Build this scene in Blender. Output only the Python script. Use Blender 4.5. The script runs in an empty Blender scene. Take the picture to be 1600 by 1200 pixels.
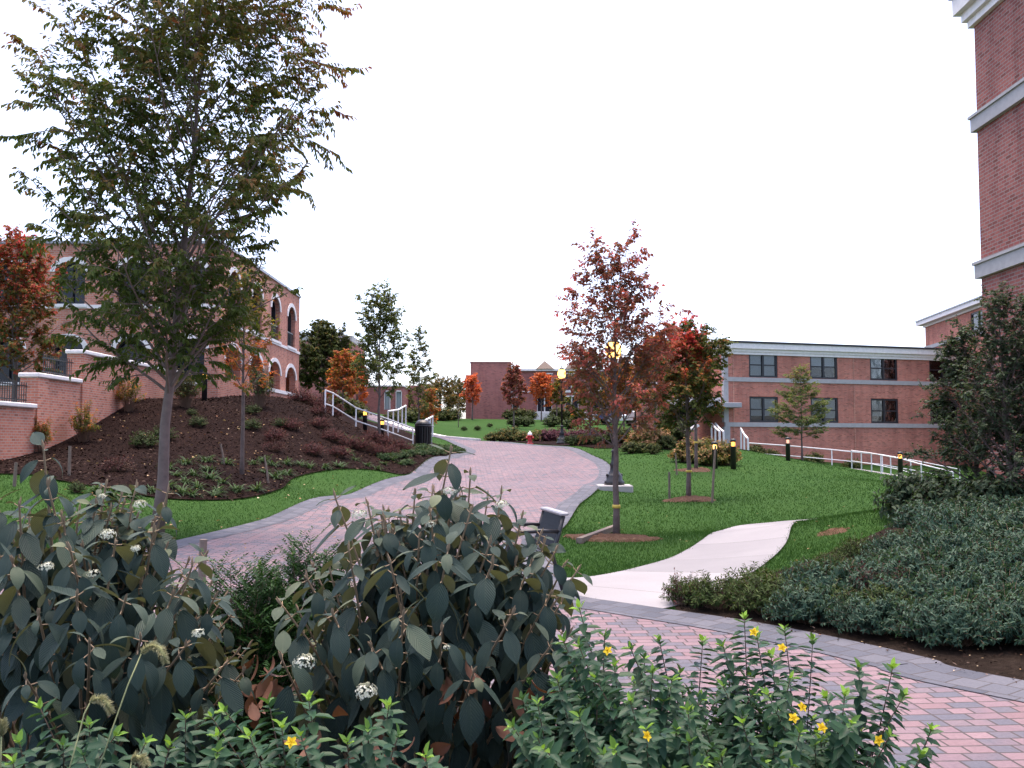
import bpy, math, random
import numpy as np
from mathutils import Vector, Matrix
from mathutils.geometry import delaunay_2d_cdt

scene = bpy.context.scene
COL = scene.collection
PI = math.pi
R = math.radians

# ------------------------------------------------------------------ camera geometry
F = 1550.0
EYE = 1.6
TH = math.atan(94.0 / F)
CT, ST = math.cos(TH), math.sin(TH)

def P(px, py, Y):
    """world point at distance Y ahead that is seen at photo pixel (px,py)"""
    dx = (px - 800) / F
    dy = (600 - py) / F
    t = Y / (CT - dy * ST)
    return Vector((dx * t, Y, EYE + (ST + dy * CT) * t))

# ------------------------------------------------------------------ terrain
CTRL = [tuple(P(*c)) for c in [
    (890, 930, 10.5), (1000, 950, 9.75), (855, 835, 17), (905, 790, 24), (940, 760, 30),
    (957, 733, 37), (925, 710, 45), (880, 696, 53), (800, 691, 58), (740, 689, 60), (690, 684, 64),
    (640, 742, 35), (540, 775, 27), (420, 810, 21), (270, 848, 16.3), (100, 880, 13.5),
    (727, 708, 47), (700, 713, 44), (660, 698, 45), (690, 694, 54),
    (740, 655, 90), (900, 657, 90), (690, 660, 80), (820, 670, 74), (1000, 672, 66), (1000, 657, 85),
    (430, 771, 24), (230, 777, 21.5), (90, 750, 22), (0, 742, 22.5),
    (330, 627, 38), (220, 625, 36), (150, 652, 33), (50, 700, 29), (0, 720, 26.5),
    (460, 627, 42), (500, 700, 34), (400, 700, 31.5), (300, 700, 30),
    (380, 745, 26), (508, 646, 40.5), (556, 672, 42.5), (606, 688, 44.5), (645, 702, 46),
    (965, 838, 17.5), (1075, 782, 26), (960, 765, 30), (1000, 718, 40), (1145, 733, 36), (1040, 690, 50),
    (1330, 809, 21), (1100, 830, 19), (1100, 868, 14.3), (960, 905, 11.8), (1200, 780, 25), (1300, 765, 28),
    (1300, 832, 14), (1385, 800, 14.5), (1235, 862, 13), (1300, 738, 39), (1400, 754, 37), (1200, 721, 41),
    (1331, 732, 50), (1410, 748, 46), (1160, 705, 52), (1100, 695, 52),
]] + [
    (0, 0, 0), (-4, 3, .02), (4, 3, 0), (0, 5, 0), (-8, 8, .02), (6, 5, .03), (2.6, 8.1, 0), (3.4, 6.6, 0), (-3, 9, 0), (8, 8, .5),
    (5.5, 8.2, .25), (6, 10.5, .55), (9, 13, .9), (6, 14, .55), (9, 20, .1), (12.5, 18, .2), (14, 30, .3), (-12, 14, .2), (-18, 18, .7), (0, -8, 0), (-15, -5, 0), (15, -5, .2), (10, 2, .3),
    (20, 58, -.1), (15, 57, .7), (27, 58, -.5), (30, 44, -.4), (12, 60, 1.3), (8, 66, 2.4), (-14, 40, 3.3), (-12, 55, 4.0), (-20, 32, 2.2), (-26, 40, 3.2),
    (-16, 25.5, 1.0), (-20, 60, 4.2), (-12, 70, 4.2), (-8, 84, 3.7), (0, 110, 4.0), (12, 100, 4.0), (-30, 100, 4.5), (40, 100, 2.5), (45, 60, 0), (35, 20, .4), (-40, 20, 1.5),
    (0, 200, 4.0), (-90, 150, 4.5), (90, 150, 3), (90, 0, .5), (-90, 0, 1.5), (0, -60, 0), (-90, -60, 0.5), (90, -60, 0.5), (-90, 70, 4)]
_c = np.array(CTRL)
_S = 30.0
def _U(r2):
    return np.where(r2 > 1e-12, r2 * np.log(np.maximum(r2, 1e-12)), 0.0)
_A = _c[:, :2] / _S
_n = len(_c)
_K = _U(((_A[:, None] - _A[None]) ** 2).sum(-1)) + np.eye(_n) * 2e-4
_M = np.zeros((_n + 3, _n + 3))
_M[:_n, :_n] = _K
_M[:_n, _n] = 1
_M[:_n, _n + 1:] = _A
_M[_n:, :_n] = _M[:_n, _n:].T
_W = np.linalg.solve(_M, np.concatenate([_c[:, 2], np.zeros(3)]))

def hgt(x, y):
    x = np.atleast_1d(np.asarray(x, float)); y = np.atleast_1d(np.asarray(y, float))
    out = np.empty(len(x))
    for s in range(0, len(x), 20000):
        q = np.stack([np.clip(x[s:s + 20000], -100, 100), np.clip(y[s:s + 20000], -70, 190)], 1) / _S
        out[s:s + 20000] = _U(((q[:, None] - _A[None]) ** 2).sum(-1)) @ _W[:_n] + _W[_n] + q @ _W[_n + 1:]
    return np.clip(out, -1.0, 5.0)

def h1(x, y):
    return float(hgt([x], [y])[0])

def G(px, py, lo=3.0, hi=120.0):
    """first ground point under photo pixel (px,py)"""
    Y = np.geomspace(lo, hi, 500)
    dx = (px - 800) / F; dy = (600 - py) / F
    t = Y / (CT - dy * ST)
    d = EYE + (ST + dy * CT) * t - hgt(dx * t, Y)
    k = np.where(d < 0)[0]
    k = k[0] if len(k) else len(Y) - 1
    if k > 0:
        a = d[k - 1] / (d[k - 1] - d[k]) if d[k - 1] != d[k] else 0
        y = Y[k - 1] + a * (Y[k] - Y[k - 1])
    else:
        y = Y[0]
    x = dx * y / (CT - dy * ST)
    return Vector((x, y, h1(x, y)))

def at(px, Y, dz=0.0):
    x = (px - 800) / F * Y * CT
    return Vector((x, Y, h1(x, Y) + dz))

# ------------------------------------------------------------------ tagging
def tag(o, label=None, cat=None, group=None, kind=None):
    if label: o['label'] = label
    if cat: o['category'] = cat
    if group: o['group'] = group
    if kind: o['kind'] = kind
    return o

def thing(name, label, cat, loc=(0, 0, 0), rz=0.0, group=None, scale=1.0):
    o = bpy.data.objects.new(name, None)
    COL.objects.link(o)
    o.empty_display_size = .2
    o.location = loc
    o.rotation_euler = (0, 0, rz)
    o.scale = (scale,) * 3
    return tag(o, label, cat, group)

def kids(o):
    return [c for c in bpy.data.objects if c.parent == o]

def dup(root, loc, rz=0.0, scale=1.0, label=None, group=None, tree=None):
    r = root.copy(); COL.objects.link(r)
    r.location = loc; r.rotation_euler = (0, 0, rz)
    r.scale = (scale,) * 3 if not hasattr(scale, '__len__') else scale
    if label: r['label'] = label
    if group: r['group'] = group
    for ch in (tree if tree is not None else kids(root)):
        c = ch.copy(); COL.objects.link(c); c.parent = r
        for g in kids(ch):
            d = g.copy(); COL.objects.link(d); d.parent = c
    return r

# ------------------------------------------------------------------ mesh builder
class MB:
    def __init__(s):
        s.v = []; s.f = []
    def add(s, vs, fs):
        o = len(s.v)
        s.v.extend([tuple(v) for v in vs])
        s.f.extend([tuple(i + o for i in f) for f in fs])
        return s
    def box(s, x0, x1, y0, y1, z0, z1, b=0.0):
        if b <= 0:
            v = [(x0, y0, z0), (x1, y0, z0), (x1, y1, z0), (x0, y1, z0), (x0, y0, z1), (x1, y0, z1), (x1, y1, z1), (x0, y1, z1)]
            return s.add(v, [(3, 2, 1, 0), (4, 5, 6, 7), (0, 1, 5, 4), (1, 2, 6, 5), (2, 3, 7, 6), (3, 0, 4, 7)])
        def ring(i, z):
            return [(x0 + i, y0 + b, z), (x0 + b, y0 + i, z), (x1 - b, y0 + i, z), (x1 - i, y0 + b, z), (x1 - i, y1 - b, z), (x1 - b, y1 - i, z), (x0 + b, y1 - i, z), (x0 + i, y1 - b, z)]
        v = ring(b * .8, z0) + ring(0, z0 + b) + ring(0, z1 - b) + ring(b * .8, z1)
        fs = [tuple(range(7, -1, -1)), tuple(range(24, 32))]
        for k in range(3):
            for i in range(8):
                j = (i + 1) % 8
                fs.append((k * 8 + i, k * 8 + j, k * 8 + 8 + j, k * 8 + 8 + i))
        return s.add(v, fs)
    def beam(s, a, b, w, h=None, up=(0, 0, 1)):
        a = Vector(a); b = Vector(b); h = h or w
        d = (b - a).normalized()
        u = Vector(up)
        sd = d.cross(u)
        if sd.length < 1e-4: sd = d.cross(Vector((1, 0, 0)))
        sd.normalize(); u = sd.cross(d)
        v = []
        for p in (a, b):
            for i, j in ((-1, -1), (1, -1), (1, 1), (-1, 1)):
                v.append(p + sd * (i * w / 2) + u * (j * h / 2))
        return s.add(v, [(0, 1, 2, 3), (7, 6, 5, 4), (0, 4, 5, 1), (1, 5, 6, 2), (2, 6, 7, 3), (3, 7, 4, 0)])
    def tube(s, pts, rad, n=6, cap=True):
        pts = [Vector(p) for p in pts]
        m = len(pts)
        if not hasattr(rad, '__len__'): rad = [rad] * m
        vs = []; prev = None
        for i, p in enumerate(pts):
            d = (pts[min(i + 1, m - 1)] - pts[max(i - 1, 0)])
            d = d.normalized() if d.length > 1e-9 else Vector((0, 0, 1))
            if prev is None:
                a = d.cross(Vector((0, 0, 1)) if abs(d.z) < .9 else Vector((1, 0, 0)))
            else:
                a = prev - d * prev.dot(d)
            a.normalize(); prev = a
            b = d.cross(a)
            for k in range(n):
                t = 2 * PI * k / n
                vs.append(p + (a * math.cos(t) + b * math.sin(t)) * rad[i])
        fs = []
        for i in range(m - 1):
            for k in range(n):
                k2 = (k + 1) % n
                fs.append((i * n + k, i * n + k2, i * n + n + k2, i * n + n + k))
        if cap:
            fs.append(tuple(range(n - 1, -1, -1))); fs.append(tuple((m - 1) * n + k for k in range(n)))
        return s.add(vs, fs)
    def lathe(s, prof, n=16, c=(0, 0, 0), capb=True, capt=True):
        vs = []
        for r, z in prof:
            for k in range(n):
                t = 2 * PI * k / n
                vs.append((c[0] + r * math.cos(t), c[1] + r * math.sin(t), c[2] + z))
        fs = []
        for i in range(len(prof) - 1):
            for k in range(n):
                k2 = (k + 1) % n
                fs.append((i * n + k, i * n + k2, i * n + n + k2, i * n + n + k))
        if capb: fs.append(tuple(range(n - 1, -1, -1)))
        if capt: fs.append(tuple((len(prof) - 1) * n + k for k in range(n)))
        return s.add(vs, fs)
    def build(s, name, mat, parent=None, smooth=False, loc=None):
        me = bpy.data.meshes.new(name)
        me.from_pydata(s.v, [], s.f)
        me.update()
        box_uv(me)
        if smooth:
            me.polygons.foreach_set('use_smooth', [True] * len(me.polygons))
        o = bpy.data.objects.new(name, me)
        COL.objects.link(o)
        if mat: me.materials.append(mat)
        if parent: o.parent = parent
        if loc: o.location = loc
        return o

def box_uv(me):
    nl = len(me.loops)
    if not nl: return
    uv = me.uv_layers.new(name='UVMap')
    co = np.empty(len(me.vertices) * 3); me.vertices.foreach_get('co', co); co = co.reshape(-1, 3)
    vi = np.empty(nl, int); me.loops.foreach_get('vertex_index', vi)
    nf = len(me.polygons)
    nr = np.empty(nf * 3); me.polygons.foreach_get('normal', nr); nr = nr.reshape(-1, 3)
    tot = np.empty(nf, int); me.polygons.foreach_get('loop_total', tot)
    st = np.empty(nf, int); me.polygons.foreach_get('loop_start', st)
    ln = np.repeat(nr, tot, 0)
    order = np.concatenate([np.arange(a, a + t) for a, t in zip(st, tot)]) if nf < 200000 else np.arange(nl)
    c = co[vi[order]]
    hor = np.stack([-ln[:, 1], ln[:, 0]], 1)
    ll = np.linalg.norm(hor, axis=1)
    flat = np.abs(ln[:, 2]) > .75
    hor = hor / np.maximum(ll, 1e-6)[:, None]
    u = np.where(flat, c[:, 0], (c[:, :2] * hor).sum(1))
    v = np.where(flat, c[:, 1], c[:, 2])
    arr = np.zeros((nl, 2)); arr[order, 0] = u; arr[order, 1] = v
    uv.data.foreach_set('uv', arr.ravel())

def np_mesh(name, V, faces_flat, nper, mat, parent=None, tone=None, uv=None, smooth=False):
    me = bpy.data.meshes.new(name)
    nv = len(V); nl = len(faces_flat); nf = nl // nper
    me.vertices.add(nv); me.vertices.foreach_set('co', np.ascontiguousarray(V, np.float32).ravel())
    me.loops.add(nl); me.loops.foreach_set('vertex_index', np.ascontiguousarray(faces_flat, np.int32))
    me.polygons.add(nf); me.polygons.foreach_set('loop_start', np.arange(0, nl, nper, dtype=np.int32))
    me.update(calc_edges=True)
    if smooth: me.polygons.foreach_set('use_smooth', np.ones(nf, bool))
    if tone is not None:
        a = me.attributes.new('tone', 'FLOAT', 'POINT'); a.data.foreach_set('value', np.ascontiguousarray(tone, np.float32))
    if uv is not None:
        u = me.uv_layers.new(name='UVMap'); u.data.foreach_set('uv', np.ascontiguousarray(uv, np.float32).ravel())
    if mat: me.materials.append(mat)
    o = bpy.data.objects.new(name, me); COL.objects.link(o)
    if parent: o.parent = parent
    return o

# ------------------------------------------------------------------ leaves
def T_diamond():
    return np.array([(0, 0, 0), (.42, .5, .05), (1, 0, -.05), (.42, -.5, .05)], float), [(0, 1, 2, 3)]
def T_hex():
    return np.array([(0, 0, 0), (.28, .46, .07), (.66, .38, .04), (1, 0, -.12), (.66, -.38, .04), (.28, -.46, .07)], float), [(0, 3, 2, 1), (0, 5, 4, 3)]
def T_strap():
    v = []; f = []
    for i, (t, w) in enumerate([(0, .35), (.25, .5), (.5, .48), (.75, .35), (1, .05)]):
        v += [(t, w, 0), (t, -w, 0)]
        if i: f.append((2 * i - 2, 2 * i - 1, 2 * i + 1, 2 * i))
    return np.array(v, float), f
def T_big():
    st = [(0, .04), (.08, .2), (.2, .37), (.36, .48), (.54, .49), (.72, .38), (.88, .19), (1, .015)]
    v = []; f = []
    for i, (t, w) in enumerate(st):
        for c in (-1, -.5, 0, .5, 1):
            v.append((t, w * c, .10 * abs(c) * (1 - .4 * t) + (.012 if abs(c) == .5 else 0)))
        if i:
            for k in range(4):
                f.append(((i - 1) * 5 + k, i * 5 + k, i * 5 + k + 1, (i - 1) * 5 + k + 1))
    return np.array(v, float), f
TEMPL = {'diamond': T_diamond(), 'hex': T_hex(), 'strap': T_strap(), 'big': T_big()}

class Leaves:
    def __init__(s):
        s.p = []; s.d = []; s.n = []; s.l = []; s.w = []; s.t = []; s.c = []
    def add(s, p, d, n, l, w, t, c=0.0):
        s.p.append(tuple(p)); s.d.append(tuple(d)); s.n.append(tuple(n)); s.l.append(l); s.w.append(w); s.t.append(t); s.c.append(c)
    def build(s, name, mat, parent=None, templ='diamond', smooth=False):
        tv, tf = TEMPL[templ]
        p = np.array(s.p); d = np.array(s.d); n = np.array(s.n)
        L = np.array(s.l)[:, None, None]; W = np.array(s.w)[:, None, None]; C = np.array(s.c)[:, None, None]
        d = d / np.maximum(np.linalg.norm(d, axis=1, keepdims=True), 1e-9)
        n = n - d * (n * d).sum(1, keepdims=True)
        bad = np.linalg.norm(n, axis=1) < 1e-5
        n[bad] = np.cross(d[bad], np.array([.3, .5, .8]))
        n = n / np.maximum(np.linalg.norm(n, axis=1, keepdims=True), 1e-9)
        sd = np.cross(n, d)
        a = tv[None, :, 0:1]; b = tv[None, :, 1:2]; z = tv[None, :, 2:3]
        # bend along an arc: curvature angle C at the tip
        Cs = np.where(np.abs(C) < 1e-3, 1e-3, C)
        al = np.sin(Cs * a) / Cs
        dn = -(1 - np.cos(Cs * a)) / Cs
        V = p[:, None] + d[:, None] * (L * al) + n[:, None] * (L * dn + W * z) + sd[:, None] * (W * b)
        k = len(tv); m = len(p)
        nper = len(tf[0])
        Fc = (np.arange(m)[:, None, None] * k + np.array(tf)[None]).reshape(-1)
        tone = np.repeat(np.array(s.t), k)
        uvt = tv[np.array(tf).ravel()][:, :2]
        uv = np.tile(uvt, (m, 1))
        return np_mesh(name, V.reshape(-1, 3), Fc, nper, mat, parent, tone, uv, smooth)

# ------------------------------------------------------------------ materials
def new_mat(name):
    m = bpy.data.materials.new(name); m.use_nodes = True
    nt = m.node_tree; nt.nodes.clear()
    out = nt.nodes.new('ShaderNodeOutputMaterial')
    return m, nt, out
def nd(nt, typ, **kw):
    n = nt.nodes.new(typ)
    for k, v in kw.items(): setattr(n, k, v)
    return n
def ramp(nt, stops, interp='LINEAR'):
    r = nt.nodes.new('ShaderNodeValToRGB'); cr = r.color_ramp; cr.interpolation = interp
    cr.elements[0].position = stops[0][0]; cr.elements[0].color = (*stops[0][1], 1)
    cr.elements[1].position = stops[-1][0]; cr.elements[1].color = (*stops[-1][1], 1)
    for p, c in stops[1:-1]:
        e = cr.elements.new(p); e.color = (*c, 1)
    return r
def bump(nt, hsock, strength=.3, dist=.01):
    b = nt.nodes.new('ShaderNodeBump'); b.inputs['Strength'].default_value = strength; b.inputs['Distance'].default_value = dist
    nt.links.new(hsock, b.inputs['Height']); return b
def noise(nt, scale, detail=4, vec=None, rough=.55):
    n = nt.nodes.new('ShaderNodeTexNoise'); n.inputs['Scale'].default_value = scale; n.inputs['Detail'].default_value = detail; n.inputs['Roughness'].default_value = rough
    if vec is not None: nt.links.new(vec, n.inputs['Vector'])
    return n
def mixrgb(nt, fac, a, b, mode='MIX'):
    m = nt.nodes.new('ShaderNodeMixRGB'); m.blend_type = mode
    for k, val in (('Fac', fac), ('Color1', a), ('Color2', b)):
        if isinstance(val, bpy.types.NodeSocket): nt.links.new(val, m.inputs[k])
        elif isinstance(val, (int, float)): m.inputs[k].default_value = val
        else: m.inputs[k].default_value = (*val, 1)
    return m.outputs['Color']

def plain(name, col, rough=.6, metal=0.0, spec=.5, var=.12, vs=6.0, bmp=0.0):
    m, nt, out = new_mat(name)
    b = nd(nt, 'ShaderNodeBsdfPrincipled')
    tc = nd(nt, 'ShaderNodeTexCoord')
    nz = noise(nt, vs, 5, tc.outputs['Object'])
    r = ramp(nt, [(.25, tuple(c * (1 - var) for c in col)), (.75, tuple(min(1, c * (1 + var)) for c in col))])
    nt.links.new(nz.outputs['Fac'], r.inputs['Fac'])
    nt.links.new(r.outputs['Color'], b.inputs['Base Color'])
    b.inputs['Roughness'].default_value = rough; b.inputs['Metallic'].default_value = metal
    b.inputs['Specular IOR Level'].default_value = spec
    if bmp:
        n2 = noise(nt, vs * 8, 4, tc.outputs['Object'])
        nt.links.new(bump(nt, n2.outputs['Fac'], bmp, .01).outputs['Normal'], b.inputs['Normal'])
    nt.links.new(b.outputs['BSDF'], out.inputs['Surface'])
    return m

def leaf_mat(name, stops, trans=.38, rough=.55, spec=.10, under=None, veins=False, tcol=(1.3, 1.35, .7)):
    m, nt, out = new_mat(name)
    at_ = nd(nt, 'ShaderNodeAttribute', attribute_name='tone')
    r = ramp(nt, stops)
    nt.links.new(at_.outputs['Fac'], r.inputs['Fac'])
    col = r.outputs['Color']
    b = nd(nt, 'ShaderNodeBsdfPrincipled')
    b.inputs['Roughness'].default_value = rough; b.inputs['Specular IOR Level'].default_value = spec
    if veins:
        uv = nd(nt, 'ShaderNodeUVMap')
        sx = nd(nt, 'ShaderNodeSeparateXYZ'); nt.links.new(uv.outputs['UV'], sx.inputs[0])
        ab = nd(nt, 'ShaderNodeMath', operation='ABSOLUTE'); nt.links.new(sx.outputs['Y'], ab.inputs[0])
        mu = nd(nt, 'ShaderNodeMath', operation='MULTIPLY_ADD'); mu.inputs[1].default_value = -.85
        nt.links.new(ab.outputs[0], mu.inputs[0]); nt.links.new(sx.outputs['X'], mu.inputs[2])
        sc = nd(nt, 'ShaderNodeMath', operation='MULTIPLY'); sc.inputs[1].default_value = 76
        nt.links.new(mu.outputs[0], sc.inputs[0])
        sn = nd(nt, 'ShaderNodeMath', operation='SINE'); nt.links.new(sc.outputs[0], sn.inputs[0])
        mid = nd(nt, 'ShaderNodeMath', operation='LESS_THAN'); mid.inputs[1].default_value = .022
        nt.links.new(ab.outputs[0], mid.inputs[0])
        hs = nd(nt, 'ShaderNodeMath', operation='MULTIPLY_ADD'); hs.inputs[1].default_value = -3.0
        nt.links.new(mid.outputs[0], hs.inputs[0]); nt.links.new(sn.outputs[0], hs.inputs[2])
        nt.links.new(bump(nt, hs.outputs[0], .32, .0025).outputs['Normal'], b.inputs['Normal'])
        vn = nd(nt, 'ShaderNodeMath', operation='LESS_THAN'); vn.inputs[1].default_value = -.86
        nt.links.new(sn.outputs[0], vn.inputs[0])
        mx = nd(nt, 'ShaderNodeMath', operation='MAXIMUM'); nt.links.new(vn.outputs[0], mx.inputs[0]); nt.links.new(mid.outputs[0], mx.inputs[1])
        m3 = nd(nt, 'ShaderNodeMath', operation='MULTIPLY'); m3.inputs[1].default_value = .07; nt.links.new(mx.outputs[0], m3.inputs[0])
        col = mixrgb(nt, m3.outputs[0], col, (.16, .19, .12))
    if under:
        g = nd(nt, 'ShaderNodeNewGeometry')
        col = mixrgb(nt, g.outputs['Backfacing'], col, under)
    nt.links.new(col, b.inputs['Base Color'])
    tr = nd(nt, 'ShaderNodeBsdfTranslucent')
    nt.links.new(mixrgb(nt, 1.0, col, tcol, 'MULTIPLY'), tr.inputs['Color'])
    mx = nd(nt, 'ShaderNodeMixShader'); mx.inputs[0].default_value = trans
    nt.links.new(b.outputs['BSDF'], mx.inputs[1]); nt.links.new(tr.outputs['BSDF'], mx.inputs[2])
    nt.links.new(mx.outputs[0], out.inputs['Surface'])
    return m

def brick_mat(name, c1, c2, mortar=(.42, .38, .35), bw=.215, bh=.075, mort=.010, vscale=.35, bstr=.25):
    m, nt, out = new_mat(name)
    uv = nd(nt, 'ShaderNodeUVMap')
    br = nd(nt, 'ShaderNodeTexBrick')
    br.inputs['Scale'].default_value = 1; br.inputs['Brick Width'].default_value = bw; br.inputs['Row Height'].default_value = bh
    br.inputs['Mortar Size'].default_value = mort; br.inputs['Mortar Smooth'].default_value = .2; br.inputs['Bias'].default_value = 0
    br.inputs['Color1'].default_value = (0, 0, 0, 1); br.inputs['Color2'].default_value = (1, 1, 1, 1); br.inputs['Mortar'].default_value = (.5, .5, .5, 1)
    nt.links.new(uv.outputs['UV'], br.inputs['Vector'])
    mid = tuple((a + b) / 2 for a, b in zip(c1, c2))
    r = ramp(nt, [(0, c1), (.35, mid), (.8, c2), (1, tuple(c * .55 for c in c1))])
    nt.links.new(br.outputs['Color'], r.inputs['Fac'])
    nz = noise(nt, vscale, 5, uv.outputs['UV'])
    rv = ramp(nt, [(.3, (.78, .76, .76)), (.7, (1.1, 1.08, 1.06))]); nt.links.new(nz.outputs['Fac'], rv.inputs['Fac'])
    c = mixrgb(nt, br.outputs['Fac'], r.outputs['Color'], mortar)
    c = mixrgb(nt, 1.0, c, rv.outputs['Color'], 'MULTIPLY')
    mp = nd(nt, 'ShaderNodeMapping'); mp.inputs['Scale'].default_value = (1.6, .18, 1); nt.links.new(uv.outputs['UV'], mp.inputs['Vector'])
    ns = noise(nt, 1.0, 6, mp.outputs['Vector'], .65)
    rs_ = ramp(nt, [(.34, (.80, .79, .80)), (.52, (1.0, 1.0, 1.0)), (.72, (1.07, 1.06, 1.05))]); nt.links.new(ns.outputs['Fac'], rs_.inputs['Fac'])
    c = mixrgb(nt, 1.0, c, rs_.outputs['Color'], 'MULTIPLY')
    b = nd(nt, 'ShaderNodeBsdfPrincipled'); b.inputs['Roughness'].default_value = .9; b.inputs['Specular IOR Level'].default_value = .05
    nt.links.new(c, b.inputs['Base Color'])
    iv = nd(nt, 'ShaderNodeMath', operation='SUBTRACT'); iv.inputs[0].default_value = 1; nt.links.new(br.outputs['Fac'], iv.inputs[1])
    nt.links.new(bump(nt, iv.outputs[0], bstr, .008).outputs['Normal'], b.inputs['Normal'])
    nt.links.new(b.outputs['BSDF'], out.inputs['Surface'])
    return m

def paver_mat(name, stops, bw, bh, use_uv=False, mort=.006, rot=0.0, sq=1.0, vmul=((.8, .8, .82), (1.1, 1.08, 1.08))):
    m, nt, out = new_mat(name)
    if use_uv:
        vec = nd(nt, 'ShaderNodeUVMap').outputs['UV']
    else:
        mp = nd(nt, 'ShaderNodeMapping'); mp.inputs['Rotation'].default_value[2] = rot
        nt.links.new(nd(nt, 'ShaderNodeTexCoord').outputs['Object'], mp.inputs['Vector']); vec = mp.outputs['Vector']
    br = nd(nt, 'ShaderNodeTexBrick')
    br.inputs['Scale'].default_value = 1; br.inputs['Brick Width'].default_value = bw; br.inputs['Row Height'].default_value = bh
    br.inputs['Mortar Size'].default_value = mort; br.inputs['Mortar Smooth'].default_value = .3; br.inputs['Bias'].default_value = 0
    br.inputs['Color1'].default_value = (0, 0, 0, 1); br.inputs['Color2'].default_value = (1, 1, 1, 1)
    br.squash = sq; br.squash_frequency = 2; br.offset = .42
    nt.links.new(vec, br.inputs['Vector'])
    nz2 = noise(nt, .9, 3, vec)
    ad = nd(nt, 'ShaderNodeMath', operation='MULTIPLY_ADD'); ad.inputs[1].default_value = .7; ad.inputs[2].default_value = -.35
    nt.links.new(nz2.outputs['Fac'], ad.inputs[0])
    ad2 = nd(nt, 'ShaderNodeMath', operation='ADD'); nt.links.new(ad.outputs[0], ad2.inputs[0])
    bwv = nd(nt, 'ShaderNodeRGBToBW'); nt.links.new(br.outputs['Color'], bwv.inputs[0]); nt.links.new(bwv.outputs[0], ad2.inputs[1])
    r = ramp(nt, stops); nt.links.new(ad2.outputs[0], r.inputs['Fac'])
    nz = noise(nt, 40, 6, vec, .7)
    rv = ramp(nt, [(.3, vmul[0]), (.7, vmul[1])]); nt.links.new(nz.outputs['Fac'], rv.inputs['Fac'])
    nz3 = noise(nt, .35, 5, vec, .6)
    rv3 = ramp(nt, [(.3, (.84, .83, .85)), (.7, (1.08, 1.07, 1.07))]); nt.links.new(nz3.outputs['Fac'], rv3.inputs['Fac'])
    c = mixrgb(nt, br.outputs['Fac'], r.outputs['Color'], (.075, .066, .066))
    c = mixrgb(nt, 1.0, c, rv.outputs['Color'], 'MULTIPLY')
    c = mixrgb(nt, 1.0, c, rv3.outputs['Color'], 'MULTIPLY')
    b = nd(nt, 'ShaderNodeBsdfPrincipled'); b.inputs['Roughness'].default_value = .85; b.inputs['Specular IOR Level'].default_value = .25
    nt.links.new(c, b.inputs['Base Color'])
    iv = nd(nt, 'ShaderNodeMath', operation='MULTIPLY_ADD'); iv.inputs[1].default_value = -1.0; nt.links.new(br.outputs['Fac'], iv.inputs[0])
    nt.links.new(nz.outputs['Fac'], iv.inputs[2])
    nt.links.new(bump(nt, iv.outputs[0], .5, .006).outputs['Normal'], b.inputs['Normal'])
    nt.links.new(b.outputs['BSDF'], out.inputs['Surface'])
    return m

def emis_mat(name, col, s):
    m, nt, out = new_mat(name)
    e = nd(nt, 'ShaderNodeEmission'); e.inputs['Color'].default_value = (*col, 1); e.inputs['Strength'].default_value = s
    nt.links.new(e.outputs[0], out.inputs['Surface'])
    return m

def glass_mat(name, tint=(.9, .93, .95), refl=.4):
    m, nt, out = new_mat(name)
    t = nd(nt, 'ShaderNodeBsdfTransparent'); t.inputs['Color'].default_value = (*tint, 1)
    g = nd(nt, 'ShaderNodeBsdfGlossy'); g.inputs['Roughness'].default_value = .06; g.inputs['Color'].default_value = (refl, refl, refl, 1)
    tc = nd(nt, 'ShaderNodeTexCoord')
    nz = noise(nt, 1.7, 2, tc.outputs['Object'])
    nt.links.new(bump(nt, nz.outputs['Fac'], .12, .05).outputs['Normal'], g.inputs['Normal'])
    fr = nd(nt, 'ShaderNodeFresnel'); fr.inputs['IOR'].default_value = 1.6
    mx = nd(nt, 'ShaderNodeMixShader')
    nt.links.new(fr.outputs[0], mx.inputs[0]); nt.links.new(t.outputs[0], mx.inputs[1]); nt.links.new(g.outputs[0], mx.inputs[2])
    nt.links.new(mx.outputs[0], out.inputs['Surface'])
    return m

def ground_mat(name, stops, scale=8, fine=90, bstr=.6, bdist=.02, rough=.95, spec=.03):
    m, nt, out = new_mat(name)
    tc = nd(nt, 'ShaderNodeTexCoord')
    n1 = noise(nt, scale, 6, tc.outputs['Object'], .65)
    n2 = noise(nt, fine, 4, tc.outputs['Object'], .7)
    n0 = noise(nt, .35, 3, tc.outputs['Object'])
    a = nd(nt, 'ShaderNodeMath', operation='MULTIPLY_ADD'); a.inputs[1].default_value = .45
    nt.links.new(n2.outputs['Fac'], a.inputs[0]); nt.links.new(n1.outputs['Fac'], a.inputs[2])
    a2 = nd(nt, 'ShaderNodeMath', operation='MULTIPLY_ADD'); a2.inputs[1].default_value = .55
    nt.links.new(n0.outputs['Fac'], a2.inputs[0]); nt.links.new(a.outputs[0], a2.inputs[2])
    a3 = nd(nt, 'ShaderNodeMath', operation='MULTIPLY_ADD'); a3.inputs[1].default_value = 1.15; a3.inputs[2].default_value = -.65
    nt.links.new(a2.outputs[0], a3.inputs[0])
    r = ramp(nt, stops); nt.links.new(a3.outputs[0], r.inputs['Fac'])
    b = nd(nt, 'ShaderNodeBsdfPrincipled'); b.inputs['Roughness'].default_value = rough; b.inputs['Specular IOR Level'].default_value = spec
    nt.links.new(r.outputs['Color'], b.inputs['Base Color'])
    nt.links.new(bump(nt, a.outputs[0], bstr, bdist).outputs['Normal'], b.inputs['Normal'])
    nt.links.new(b.outputs['BSDF'], out.inputs['Surface'])
    return m

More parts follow.
